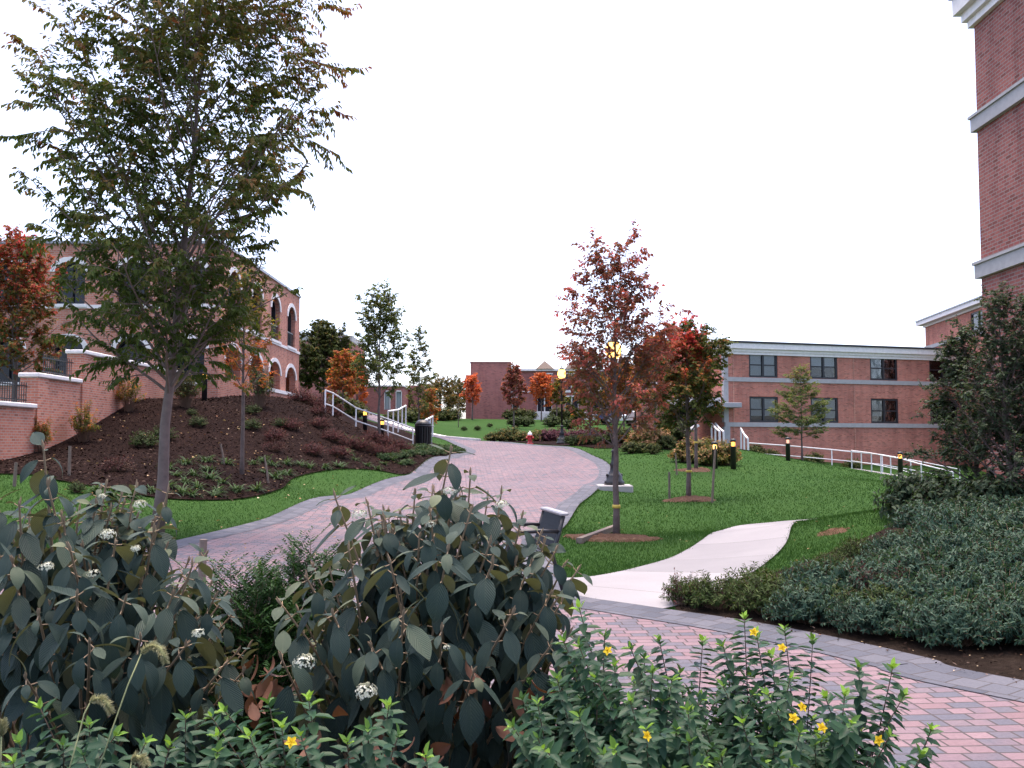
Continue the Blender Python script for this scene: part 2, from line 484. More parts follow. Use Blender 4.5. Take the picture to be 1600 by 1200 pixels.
M = {}
M['lawn'] = ground_mat('lawn_turf', [(0, (.022, .06, .015)), (.5, (.032, .076, .019)), (1, (.048, .092, .027))], 6, 70)
M['mulch'] = ground_mat('dark_bark_mulch', [(0, (.006, .004, .0035)), (.45, (.016, .009, .008)), (.8, (.03, .017, .014)), (1, (.07, .045, .035))], 14, 120, 1.0, .04)
M['straw'] = ground_mat('brown_bark_mulch', [(0, (.06, .03, .02)), (.5, (.14, .08, .055)), (1, (.27, .17, .12))], 14, 120, 1.0, .04)
M['soil'] = ground_mat('soil', [(0, (.012, .01, .008)), (.5, (.028, .02, .016)), (1, (.06, .045, .035))], 14, 120, 1.0, .04)
M['concrete'] = ground_mat('pale_concrete', [(0, (.30, .28, .285)), (.5, (.38, .36, .365)), (1, (.46, .44, .44))], 2.0, 60, .15, .005, .85, .1)
M['concrete'] = paver_mat('pale_concrete_slabs', [(0, (.23, .226, .235)), (.5, (.27, .264, .273)), (1, (.31, .302, .31))], 40, 1.5, mort=.006, rot=R(40), vmul=((.93, .93, .93), (1.05, 1.05, 1.05)))
M['paver'] = paver_mat('clay_and_grey_pavers', [(0, (0.211, 0.140, 0.150)), (.2, (0.236, 0.166, 0.178)), (.36, (0.207, 0.147, 0.165)), (.46, (0.136, 0.128, 0.150)), (.66, (0.114, 0.119, 0.145)), (.78, (0.158, 0.141, 0.158)), (.86, (0.228, 0.159, 0.173)), (1, (0.253, 0.177, 0.189))], .20, .122, rot=R(-3), sq=.68, mort=.008)
M['edge_paver'] = paver_mat('grey_edge_pavers', [(0, (.08, .088, .108)), (.5, (.10, .108, .13)), (1, (.135, .14, .16))], .20, .21, use_uv=True)
M['brick_left'] = brick_mat('orange_red_brick', (.60, .245, .165), (.49, .18, .125), (.46, .36, .31), vscale=.3)
M['brick_low'] = brick_mat('salmon_brick', (.62, .215, .15), (.50, .165, .12), (.36, .27, .23), vscale=.5)
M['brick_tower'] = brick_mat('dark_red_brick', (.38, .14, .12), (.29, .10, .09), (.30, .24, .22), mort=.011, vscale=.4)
M['brick_far'] = brick_mat('plum_brick', (.48, .17, .14), (.39, .13, .115), (.26, .2, .19), vscale=.25)
M['white'] = plain('white_paint', (.72, .71, .71), .5)
M['white_stone'] = plain('white_stone', (.74, .70, .68), .75, var=.1)
M['grey_stone'] = plain('grey_limestone', (.36, .35, .35), .8, var=.12)
M['grey_metal'] = plain('grey_metal', (.3, .3, .32), .45, .3)
M['roof_dark'] = plain('black_roofing', (.025, .025, .03), .7)
M['roof_slate'] = plain('brown_shingle', (.16, .12, .095), .85)
M['black'] = plain('black_paint', (.012, .012, .014), .35, spec=.5)
M['frame_black'] = plain('black_window_frame', (.012, .013, .018), .45)
M['blind'] = plain('grey_white_blind', (.36, .39, .40), .8, var=.06)
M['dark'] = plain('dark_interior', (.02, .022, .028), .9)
M['glass'] = glass_mat('window_glass')
M['glass_dark'] = plain('dark_reflective_glass', (.010, .013, .022), .12, spec=.3)
M['wood'] = plain('weathered_wood', (.17, .13, .105), .85, var=.25, vs=14, bmp=.3)
M['bark'] = plain('grey_brown_bark', (.13, .095, .085), .9, var=.35, vs=9, bmp=.6)
M['bark_z'] = plain('smooth_grey_bark', (.16, .115, .10), .8, var=.3, vs=7, bmp=.4)
M['twig'] = plain('tan_woolly_stem', (.27, .19, .12), .9, var=.2, vs=30)
M['stem'] = plain('brown_green_stem', (.14, .085, .055), .8, var=.2, vs=30)
M['red'] = plain('red_enamel', (.42, .02, .02), .4)
M['yellow_tape'] = plain('yellow_ribbon', (.62, .45, .08), .6)
M['lamp'] = emis_mat('warm_lamp_glass', (1.0, .56, .17), 1.0)
M['lamp_soft'] = emis_mat('amber_bollard_glass', (1.0, .45, .10), .75)
M['lamp_pink'] = emis_mat('pale_pink_bollard_glass', (1.0, .55, .42), .35)
# leaves
M['l_zel'] = leaf_mat('zelkova_leaf', [(0, (.05, .08, .02)), (.45, (.085, .115, .03)), (.65, (.13, .115, .035)), (.85, (.19, .085, .035)), (1, (.26, .08, .045))], .3)
M['l_light'] = leaf_mat('light_olive_leaf', [(0, (.07, .10, .03)), (.5, (.11, .145, .045)), (.8, (.17, .15, .05)), (1, (.24, .13, .05))], .45)
M['l_zelg'] = leaf_mat('mixed_green_orange_leaf', [(0, (.06, .095, .022)), (.4, (.11, .135, .032)), (.62, (.25, .15, .038)), (.82, (.42, .13, .045)), (1, (.5, .12, .06))], .48)
M['l_red'] = leaf_mat('red_autumn_leaf', [(0, (.10, .10, .035)), (.3, (.18, .10, .05)), (.6, (.28, .09, .065)), (1, (.46, .10, .10))], .48, tcol=(1.3, 1.0, .8))
M['l_orange'] = leaf_mat('orange_autumn_leaf', [(0, (.2, .09, .025)), (.5, (.5, .15, .045)), (1, (.66, .14, .06))], .35, tcol=(1.3, 1.0, .6))
M['l_dark'] = leaf_mat('dark_green_leaf', [(0, (.035, .055, .018)), (.6, (.075, .09, .026)), (1, (.22, .12, .03))], .25)
M['l_fine'] = leaf_mat('soft_green_needle', [(0, (.075, .12, .045)), (.6, (.14, .17, .065)), (1, (.26, .16, .06))], .4)
M['l_vib'] = leaf_mat('leathery_viburnum_leaf', [(0, (.022, .040, .036)), (.55, (.038, .062, .052)), (.85, (.08, .105, .07)), (1, (.16, .18, .105))], .14, .5, .12, under=(.12, .125, .08), veins=True)
M['l_dead'] = leaf_mat('withered_brown_leaf', [(0, (.07, .03, .022)), (1, (.2, .085, .055))], .2, under=(.16, .08, .055))
M['l_hyp'] = leaf_mat('glossy_green_leaf', [(0, (.02, .055, .034)), (.6, (.04, .095, .046)), (.85, (.11, .21, .04)), (1, (.22, .38, .06))], .22, .36, .12)
M['l_cover'] = leaf_mat('blue_green_leaf', [(0, (.02, .05, .034)), (.6, (.038, .08, .052)), (1, (.085, .14, .09))], .22, .42, .12)
M['l_olive'] = leaf_mat('olive_green_leaf', [(0, (.024, .045, .014)), (.6, (.05, .078, .024)), (1, (.09, .12, .04))], .22, .5, .08)
M['l_holly'] = leaf_mat('grey_green_leaf', [(0, (.024, .046, .026)), (.6, (.048, .076, .042)), (1, (.11, .13, .07))], .28, .5, .1)
M['l_yew'] = leaf_mat('yew_needle', [(0, (.012, .04, .012)), (.6, (.026, .07, .018)), (1, (.07, .13, .03))], .15)
M['l_barb'] = leaf_mat('barberry_leaf', [(0, (.04, .014, .015)), (.6, (.085, .024, .026)), (1, (.16, .05, .035))], .25, tcol=(1.3, .9, .7))
M['l_purple'] = leaf_mat('plum_leaf', [(0, (.06, .025, .032)), (1, (.15, .055, .07))], .25, tcol=(1.2, .9, .9))
M['l_lily'] = leaf_mat('strap_leaf', [(0, (.025, .055, .02)), (1, (.07, .12, .05))], .25)
M['l_hyd'] = leaf_mat('peach_green_leaf', [(0, (.05, .075, .02)), (.45, (.12, .13, .035)), (.75, (.30, .16, .07)), (1, (.42, .22, .13))], .3)
M['grass'] = leaf_mat('grass_blade', [(0, (.024, .068, .017)), (.6, (.033, .082, .02)), (1, (.052, .104, .03))], .3, .7, .05)
M['chips'] = leaf_mat('bark_chip', [(0, (.008, .005, .004)), (.6, (.03, .018, .014)), (.9, (.06, .038, .03)), (1, (.14, .10, .08))], .0, .9, .03)
M['litter'] = leaf_mat('fallen_leaf', [(0, (.3, .12, .06)), (.6, (.5, .33, .17)), (1, (.62, .5, .36))], .1)
M['petal_white'] = leaf_mat('white_petal', [(0, (.55, .57, .42)), (1, (.75, .74, .64))], .2, tcol=(1, 1, .9))
M['petal_yellow'] = leaf_mat('yellow_petal', [(0, (.62, .42, .02)), (1, (.75, .55, .04))], .2, tcol=(1, 1, .9))
M['foxtail'] = leaf_mat('foxtail_bristle', [(0, (.24, .24, .12)), (1, (.42, .40, .24))], .4, tcol=(1, 1, .9))
# ------------------------------------------------------------------ ground sheets
def spline(pts, per=8, closed=False):
    pts = [Vector((p[0], p[1], 0)) for p in pts]
    n = len(pts); out = []
    rng = range(n) if closed else range(n - 1)
    for i in rng:
        g = lambda k: pts[k % n] if closed else pts[max(0, min(n - 1, k))]
        p0, p1, p2, p3 = g(i - 1), g(i), g(i + 1), g(i + 2)
        for k in range(per):
            t = k / per
            out.append(.5 * ((2 * p1) + (p2 - p0) * t + (2 * p0 - 5 * p1 + 4 * p2 - p3) * t * t + (3 * p1 - p0 - 3 * p2 + p3) * t ** 3))
    if not closed: out.append(pts[-1])
    return [(p.x, p.y) for p in out]

def inside(poly, X, Y):
    poly = np.asarray(poly); X = np.asarray(X); Y = np.asarray(Y)
    r = np.zeros(X.shape, bool); j = len(poly) - 1
    for i in range(len(poly)):
        xi, yi = poly[i]; xj, yj = poly[j]
        if yi != yj:
            c = ((yi > Y) != (yj > Y)) & (X < (xj - xi) * (Y - yi) / (yj - yi) + xi)
            r ^= c
        j = i
    return r

def sheet(name, poly, mat, dz, step=.5, bulge=None):
    poly = list(poly)
    a = np.array(poly)
    x0, y0 = a.min(0); x1, y1 = a.max(0)
    gx, gy = np.meshgrid(np.arange(x0, x1, step), np.arange(y0, y1, step))
    gx = gx.ravel(); gy = gy.ravel()
    k = inside(poly, gx, gy)
    pts = [Vector(p) for p in poly] + [Vector((x, y)) for x, y in zip(gx[k], gy[k])]
    ne = len(poly)
    v, e, f, _, _, _ = delaunay_2d_cdt(pts, [(i, (i + 1) % ne) for i in range(ne)], [list(range(ne))], 1, 1e-4)
    vx = np.array([p.x for p in v]); vy = np.array([p.y for p in v])
    z = hgt(vx, vy) + dz
    if bulge is not None: z = z + bulge(vx, vy)
    mb = MB(); mb.add(list(zip(vx, vy, z)), [tuple(t) for t in f])
    return tag(mb.build(name, mat, smooth=True), kind='structure')

g = lambda *a: tuple(G(*a)[:2])
LEFT_EDGE = [(-16, 13.5), (-9.5, 11.6), (-7.6, 12.0), g(150, 872), g(270, 848), g(420, 810), g(540, 775), g(640, 742), (-2.84, 44), (-2.25, 47), (-2.6, 52), (-4.2, 57.5), (-7, 62), (-11, 66)]
RIGHT_EDGE = [(9.5, 1.2), (6, 3.6), g(1600, 1070), g(1450, 1034), g(1300, 1000), g(1150, 972), g(1000, 950), g(890, 931), (.55, 11.75), (.56, 13.5), (.75, 17), g(905, 790), g(940, 760), g(957, 735), (3.6, 44), (2.7, 51), (.4, 56.5), (-2.3, 60.5), (-6, 66), (-10, 70)]
NEAR_EDGE = [(-16, 8.6), (-9, 8.3), (-5, 7.5), (-2, 6.6), (.3, 5.4), (1.6, 4.3), (3, 3.0), (5.2, .8), (7, -2)]
LE = spline(LEFT_EDGE); RE = spline(RIGHT_EDGE); NE = spline(NEAR_EDGE)
PATH = LE + RE[::-1] + NE[::-1]

def strip(name, line, w, side, mat, dz):
    """a band of soldier pavers of width w just inside an edge line"""
    V = []; Fc = []; uvs = []; s = 0
    ln = [Vector(p) for p in line]
    # resample
    q = [ln[0]]
    for b in ln[1:]:
        a = q[-1]
        n = max(1, int((b - a).length / .4))
        for k in range(1, n + 1): q.append(a.lerp(b, k / n))
    for i, p in enumerate(q):
        d = (q[min(i + 1, len(q) - 1)] - q[max(i - 1, 0)]).normalized()
        nrm = Vector((-d.y, d.x)) * side
        if i: s += (q[i] - q[i - 1]).length
        for k in range(3):
            c = p + nrm * (w * k / 2)
            V.append((c.x, c.y)); uvs.append((s, w * k / 2))
        if i:
            for k in range(2):
                a = (i - 1) * 3 + k; b = i * 3 + k
                Fc += [a, a + 1, b + 1, b] if side < 0 else [a, b, b + 1, a + 1]
    V = np.array(V); z = hgt(V[:, 0], V[:, 1]) + dz
    Fc = np.array(Fc)
    o = np_mesh(name, np.column_stack([V, z]), Fc, 4, mat, None, None, np.array(uvs)[Fc], True)
    # make it face up
    if o.data.polygons[0].normal.z < 0: o.data.flip_normals()
    return tag(o, kind='structure')

def axis(*seg):
    out = []
    for a, b, st in seg: out += list(np.arange(a, b, st))
    return np.array(out + [seg[-1][1]])
ax_ = axis((-900, -120, 60), (-120, -24, 4), (-24, 32, .5), (32, 120, 4), (120, 900, 60))
ay_ = axis((-300, -20, 20), (-20, 0, 2), (0, 70, .5), (70, 115, 1.5), (115, 200, 8), (200, 1200, 80))
gx, gy = np.meshgrid(ax_, ay_)
gz = hgt(gx.ravel(), gy.ravel())
def lower(poly, by):
    global gz
    k = inside(poly, gx.ravel(), gy.ravel())
    gz = gz - by * k
# white walk
WALK = spline([(.35, 12.0), g(905, 905), g(960, 897), g(1010, 885), g(1060, 868), g(1100, 843), g(1140, 826), g(1200, 818), g(1260, 813), (7.15, 21.0), (9.5, 20.2), (13, 18.5)], 6) + \
       spline([(13, 16.6), (10.5, 19.2), (8.4, 20.1), (6.8, 19.7), (5.3, 17.7), (4.4, 15.6), (3.85, 14.0), (3.2, 12.4), (2.4, 10.8), g(1055, 950), g(1000, 951), (.62, 10.4), (.3, 11.0)], 6)
nx, ny = len(ax_), len(ay_)
V = np.column_stack([gx.ravel(), gy.ravel(), gz])
i0 = (np.arange(ny - 1)[:, None] * nx + np.arange(nx - 1)[None]).ravel()
Fq = np.stack([i0, i0 + 1, i0 + nx + 1, i0 + nx], 1).ravel()
tag(np_mesh('ground', V, Fq, 4, M['lawn'], smooth=True), kind='structure')
sheet('brick_path', PATH, M['paver'], .024, .4)
strip('path_border', LE, .5, -1, M['edge_paver'], .03)
strip('path_border', RE, .5, 1, M['edge_paver'], .0305)
sheet('concrete_walk', WALK, M['concrete'], .022, .4)
# planting beds
MULCH = spline([(-24, 22.5), g(0, 742), g(90, 752), g(230, 777), g(330, 783), g(400, 777), g(440, 765), g(460, 748), g(520, 735), g(590, 736), g(640, 741), (-2.95, 43.5), (-2.4, 46.8), (-3.2, 51), (-5.5, 56), (-8, 60), (-11.6, 56), (-12, 47), (-12.5, 39), (-13.9, 35.5), (-13.9, 31), (-13.9, 27), (-20, 23.5)], 6, True)
MULCH = [p for p in MULCH]
sheet('mulch_bed', MULCH, M['mulch'], .035, .4)
RBED = spline([g(1055, 953), g(1150, 977), g(1300, 1005), g(1450, 1040), g(1600, 1077), (6.1, 3.9), (9.5, 2.5), (14, 8), (13, 15), (9, 15.5), (6.8, 14.8), (5.4, 13.8), (4.2, 12.6), (3.3, 11.6), (2.3, 10.6)], 6, True)
sheet('soil_bed', RBED, M['soil'], .02, .4)
NBED = NE + [(7, -8), (-16, -8)]
sheet('soil_bed', NBED, M['soil'], .03, .5)
FBED = spline([(-2.2, 60.6), (.5, 57.2), (2.9, 52), (4.2, 47.5), (6.5, 47), (9, 48), (12, 50), (12.5, 54), (9, 57), (5, 60), (2, 62.5), (-1.5, 62.5)], 6, True)
sheet('mulch_bed', FBED, M['mulch'], .034, .5)
HBED = spline([(7.2, 35.4), (9.2, 35.8), (9.8, 37.5), (9.0, 39.5), (6.8, 40), (4.9, 39.2), (5.2, 37)], 6, True)
# white kerb at the top of the path
kb = MB()
K = [Vector((-2.0, 60.9)), Vector((-4.2, 61.6)), Vector((-6.5, 63.0)), Vector((-8.8, 66))]
def kerb(mb, pts, w, h, off=0):
    for a, b in zip(pts[:-1], pts[1:]):
        za = h1(*a); zb = h1(*b)
        mb.beam((a.x, a.y, za + h / 2 - .1), (b.x, b.y, zb + h / 2 - .1), w, h + .2)
kerb(kb, K, .5, .16)
tag(kb.build('kerb', M['white_stone']), kind='structure')

# ------------------------------------------------------------------ grass
rs = np.random.RandomState(5)
def grass(n, seed):
    rs = np.random.RandomState(seed)
    u = rs.rand(n)
    y0, y1 = 9.0, 62.0
    Y = 1 / (1 / y0 + u * (1 / y1 - 1 / y0))
    X = (rs.rand(n) * 1.12 - .56) * Y
    k = np.ones(n, bool)
    for poly in (PATH, WALK, MULCH, RBED, NBED, FBED):
        k &= ~inside(poly, X, Y)
    k &= ~((X < -12.5) & (Y > 24))
    k &= ~((Y > 57) & (X > 11))
    X = X[k]; Y = Y[k]
    ex = []; ey = []
    for line in (LE, RE, WALK, MULCH):     # tufts creeping over the paved edges
        q = np.array(line); d = np.diff(q, axis=0); L = np.hypot(d[:, 0], d[:, 1])
        for (a, b), (dx, dy), l in zip(q[:-1], d, L):
            m = int(l * 110)
            if m and l < 4:
                t = rs.rand(m); o = rs.normal(0, .022, m) + .02 * np.sin((a + t * dx) * 7 + (b + t * dy) * 5)
                ex.append(a + t * dx - dy / l * o); ey.append(b + t * dy + dx / l * o)
    ex = np.concatenate(ex); ey = np.concatenate(ey)
    k = (ey > 10.6) & (ey < 50) & (ex > -12.4) & ~inside(RBED, ex, ey) & ~((ex < .9) & (ey < 11.2) & (ex > .3)) & ~((ex > -4) & (ex < -2) & (ey > 40))
    X = np.concatenate([X, ex[k]]); Y = np.concatenate([Y, ey[k]]); n = len(X)
    Z = hgt(X, Y)
    s = np.clip(Y / 15, .8, 2.6)
    ang = rs.rand(n) * 2 * PI
    h = (.022 + .022 * rs.rand(n)) * (1 + .12 * s)
    w = .0032 * s * (1 + rs.rand(n))
    lx = rs.normal(0, .5, n) * h; ly = rs.normal(0, .5, n) * h
    V = np.empty((n, 3, 3))
    V[:, 0] = np.stack([X + np.cos(ang) * w, Y + np.sin(ang) * w, Z - .004], 1)
    V[:, 1] = np.stack([X - np.cos(ang) * w, Y - np.sin(ang) * w, Z - .004], 1)
    V[:, 2] = np.stack([X + lx, Y + ly, Z + h], 1)
    patch = .5 + .5 * np.sin(X * 1.3 + np.sin(Y * .9) * 2) * np.sin(Y * .7 + X * .4)
    t = np.clip(.42 * patch + .05 + .5 * rs.rand(n), 0, 1)
    np_o = np_mesh('lawn_grass', V.reshape(-1, 3), np.arange(3 * n), 3, M['grass'], None, np.repeat(t, 3))
    return tag(np_o, 'short mown green grass on the lawns either side of the path', 'grass', kind='stuff')
grass(420000, 4)

# loose bark chips on the mulch and soil
def chips(label, poly, n, seed, lo, hi, y1=60):
    rs = np.random.RandomState(seed); lv = Leaves(); a = np.array(poly)
    x0, ya = a.min(0); x1, yb = a.max(0); yb = min(yb, y1)
    X = rs.uniform(x0, x1, n * 3); Y = rs.uniform(ya, yb, n * 3)
    k = np.where(inside(poly, X, Y))[0][:n]; Z = hgt(X[k], Y[k]) + .03
    for x, y, z in zip(X[k], Y[k], Z):
        t = rs.rand() * 6.28; s = rs.uniform(lo, hi)
        lv.add((x, y, z + rs.uniform(0, .02)), (math.cos(t), math.sin(t), rs.normal(0, .35)), (rs.normal(0, .5), rs.normal(0, .5), 1), s, s * .4, rs.rand() ** 1.3, .2)
    tag(lv.build('bark_chips', M['chips'], None, 'diamond'), label, 'bark chips', kind='stuff')
chips('loose dark bark chips on the left mulch slope', MULCH, 26000, 61, .05, .13, 46)
chips('loose dark bark chips and soil crumbs in the right bed', RBED, 16000, 62, .015, .05)
# fallen leaves
def litter(n, seed):
    rs = np.random.RandomState(seed); lv = Leaves()
    c = 0
    for _ in range(n * 6):
        if c >= n: break
        px = rs.uniform(60, 640); py = rs.uniform(640, 830)
        p = G(px, py)
        if p.y > 40 or inside(PATH, np.array([p.x]), np.array([p.y]))[0] or p.x < -13.3: continue
        if not inside(MULCH, np.array([p.x]), np.array([p.y]))[0] and rs.rand() < .55: continue
        a = rs.rand() * 6.28
        s = rs.uniform(.035, .075) * (1 + p.y / 60)
        lv.add(p + Vector((0, 0, .05)), (math.cos(a), math.sin(a), rs.uniform(-.1, .3)), (rs.normal(0, .3), rs.normal(0, .3), 1), s, s * .7, rs.rand(), .5)
        c += 1
    o = lv.build('fallen_leaves', M['litter'], None, 'hex')
    tag(o, 'pale fallen leaves scattered over the dark mulch and left lawn', 'leaves', kind='stuff')
litter(230, 3)
def litter2():
    rs = np.random.RandomState(8); lv = Leaves()
    for _ in range(90):
        px = rs.uniform(1120, 1600); py = rs.uniform(985, 1065)
        p = G(px, py)
        if not inside(RBED, np.array([p.x]), np.array([p.y]))[0]: continue
        a = rs.rand() * 6.28; s = rs.uniform(.012, .03)
        lv.add(p + Vector((0, 0, .04)), (math.cos(a), math.sin(a), .2), (0, 0, 1), s, s * .6, rs.rand(), .4)
    for _ in range(26):
        px = rs.uniform(900, 1400); py = rs.uniform(760, 890)
        p = G(px, py)
        a = rs.rand() * 6.28; s = rs.uniform(.03, .06)
        if inside(PATH, np.array([p.x]), np.array([p.y]))[0]: continue
        lv.add(p + Vector((0, 0, .06)), (math.cos(a), math.sin(a), .2), (0, 0, 1), s, s * .6, rs.rand(), .4)
    tag(lv.build('fallen_leaves', M['litter'], None, 'hex'), 'few small yellow leaves on the soil and lawn at right', 'leaves', kind='stuff')
litter2()
def litter3():
    rs = np.random.RandomState(18); lv = Leaves()
    for _ in range(110):
        px = rs.uniform(280, 940); py = rs.uniform(700, 900); p = G(px, py)
        if not inside(PATH, np.array([p.x]), np.array([p.y]))[0]: continue
        a = rs.rand() * 6.28; s = rs.uniform(.03, .065)
        lv.add(p + Vector((0, 0, .035)), (math.cos(a), math.sin(a), .1), (rs.normal(0, .2), rs.normal(0, .2), 1), s, s * .6, rs.rand() * .7, .5)
    tag(lv.build('fallen_leaves', M['litter'], None, 'hex'), 'few brown fallen leaves lying on the brick path', 'leaves', kind='stuff')
litter3()

# ------------------------------------------------------------------ camera, light
cam = bpy.data.cameras.new('camera'); co = bpy.data.objects.new('camera', cam); COL.objects.link(co)
cam.sensor_width = 36; cam.lens = 36 * F / 1600; cam.clip_end = 4000; cam.clip_start = .05
co.location = (0, 0, EYE); co.rotation_euler = (PI / 2 + TH, 0, 0)
scene.camera = co
SUN_AZ, SUN_EL = R(-5), R(80)     # azimuth measured from +Y towards +X
w = bpy.data.worlds.new('World'); scene.world = w; w.use_nodes = True
nt = w.node_tree; nt.nodes.clear()
sky = nt.nodes.new('ShaderNodeTexSky'); sky.sky_type = 'NISHITA'; sky.sun_disc = False
sky.sun_elevation = SUN_EL; sky.sun_rotation = SUN_AZ; sky.altitude = 0; sky.air_density = 0.55; sky.dust_density = 3.0; sky.ozone_density = 0.6
bg = nt.nodes.new('ShaderNodeBackground'); bg.inputs['Strength'].default_value = .15
wo = nt.nodes.new('ShaderNodeOutputWorld')
nt.links.new(sky.outputs[0], bg.inputs[0]); nt.links.new(bg.outputs[0], wo.inputs[0])
sl = bpy.data.lights.new('sun', 'SUN'); sl.energy = 0.5; sl.angle = R(40); sl.color = (1, .93, .86)
so = bpy.data.objects.new('sun', sl); COL.objects.link(so)
sd = Vector((math.sin(SUN_AZ) * math.cos(SUN_EL), math.cos(SUN_AZ) * math.cos(SUN_EL), math.sin(SUN_EL)))
so.rotation_euler = (-sd).to_track_quat('-Z', 'Y').to_euler()
so.location = (0, 30, 30)
scene.view_settings.view_transform = 'Standard'
try: scene.view_settings.look = 'None'
except Exception: pass
scene.view_settings.use_white_balance = True; scene.view_settings.white_balance_temperature = 7000; scene.view_settings.white_balance_tint = 14
scene.view_settings.gamma = 1; scene.view_settings.exposure = 2.22
scene.cycles.use_denoising = True
scene.cycles.max_bounces = 6; scene.cycles.transparent_max_bounces = 12
# ------------------------------------------------------------------ buildings
from mathutils.geometry import tessellate_polygon
def wall_panel(mb, org, ux, outer, holes, depth, n_in):
    """planar wall with openings: outer / holes are (u,z) lists, ux the horizontal unit vector, n_in the inward normal; reveals of given depth"""
    org = Vector(org); ux = Vector(ux); n_in = Vector(n_in)
    def pt(q, d=0.0): return org + ux * q[0] + Vector((0, 0, q[1])) + n_in * d
    rings = [outer] + holes
    flat = [Vector(q) for r in rings for q in r]
    ed = []; k = 0
    for r in rings:
        m = len(r); ed += [(k + i, k + (i + 1) % m) for i in range(m)]; k += m
    v2, _, tris, _, _, _ = delaunay_2d_cdt(flat, ed, [], 1, 1e-5)
    hb = [(min(q[0] for q in h), max(q[0] for q in h), min(q[1] for q in h), max(q[1] for q in h), h) for h in holes]
    def in_hole(t):
        cx = sum(v2[i].x for i in t) / len(t); cz = sum(v2[i].y for i in t) / len(t)
        return any(a < cx < b and c < cz < d and inside(h, np.array([cx]), np.array([cz]))[0] for a, b, c, d, h in hb)
    tris = [t for t in tris if not in_hole(t)]
    vs = [pt(q) for q in v2]
    fs = []
    for t in tris:
        a, b, c = (vs[i] for i in t[:3])
        nn = (b - a).cross(c - a)
        fs.append(tuple(t) if nn.dot(n_in) < 0 else tuple(t[::-1]))
    mb.add(vs, fs)
    for hl in holes:
        m = len(hl)
        vs = [pt(q) for q in hl] + [pt(q, depth) for q in hl]
        fs = [(i, (i + 1) % m, m + (i + 1) % m, m + i) for i in range(m)]
        cu = sum(q[0] for q in hl) / m; cz = sum(q[1] for q in hl) / m
        cen = pt((cu, cz), depth / 2)
        out = []
        for f in fs:
            a, b, c = (vs[i] for i in f[:3])
            nn = (b - a).cross(c - a)
            mid = sum((vs[i] for i in f), Vector()) / 4
            out.append(f if nn.dot(cen - mid) > 0 else f[::-1])
        mb.add(vs, out)
def arch(u0, u1, z0, zs, rise, n=10):
    """opening with a segmental arched head"""
    pts = [(u0, z0), (u1, z0)]
    c = (u0 + u1) / 2; h = (u1 - u0) / 2
    for i in range(n + 1):
        t = PI * i / n
        pts.append((c + h * math.cos(t), zs + rise * math.sin(t)))
    return pts
def rect(u0, u1, z0, z1): return [(u0, z0), (u1, z0), (u1, z1), (u0, z1)]
def arch_band(mb, org, ux, n_in, u0, u1, zs, rise, w, proud, n=10, back=.05):
    org = Vector(org); ux = Vector(ux); n_in = Vector(n_in)
    c = (u0 + u1) / 2; h = (u1 - u0) / 2
    vs = []
    for i in range(n + 1):
        t = PI * i / n
        for rr, d in ((0, -proud), (w, -proud), (w, back), (0, back)):
            vs.append(org + ux * (c + (h + rr) * math.cos(t)) + Vector((0, 0, zs + (rise + rr) * math.sin(t))) + n_in * d)
    fs = []
    for i in range(n):
        a = i * 4; b = a + 4
        for k in range(4):
            k2 = (k + 1) % 4
            fs.append((a + k, b + k, b + k2, a + k2))
    fs += [(3, 2, 1, 0), (n * 4, n * 4 + 1, n * 4 + 2, n * 4 + 3)]
    mb.add(vs, fs)
def obox(mb, org, ux, n_in, u0, u1, z0, z1, d0, d1):
    """box in wall coordinates; d measured inward (negative = proud)"""
    org = Vector(org); ux = Vector(ux); n_in = Vector(n_in)
    v = []
    for z in (z0, z1):
        for u, d in ((u0, d0), (u1, d0), (u1, d1), (u0, d1)):
            v.append(org + ux * u + n_in * d + Vector((0, 0, z)))
    fs = [(3, 2, 1, 0), (4, 5, 6, 7), (0, 1, 5, 4), (1, 2, 6, 5), (2, 3, 7, 6), (3, 0, 4, 7)]
    if ux.cross(Vector((0, 0, 1))).dot(n_in) > 0:   # orientation check
        fs = [f[::-1] for f in fs]
    mb.add(v, fs)

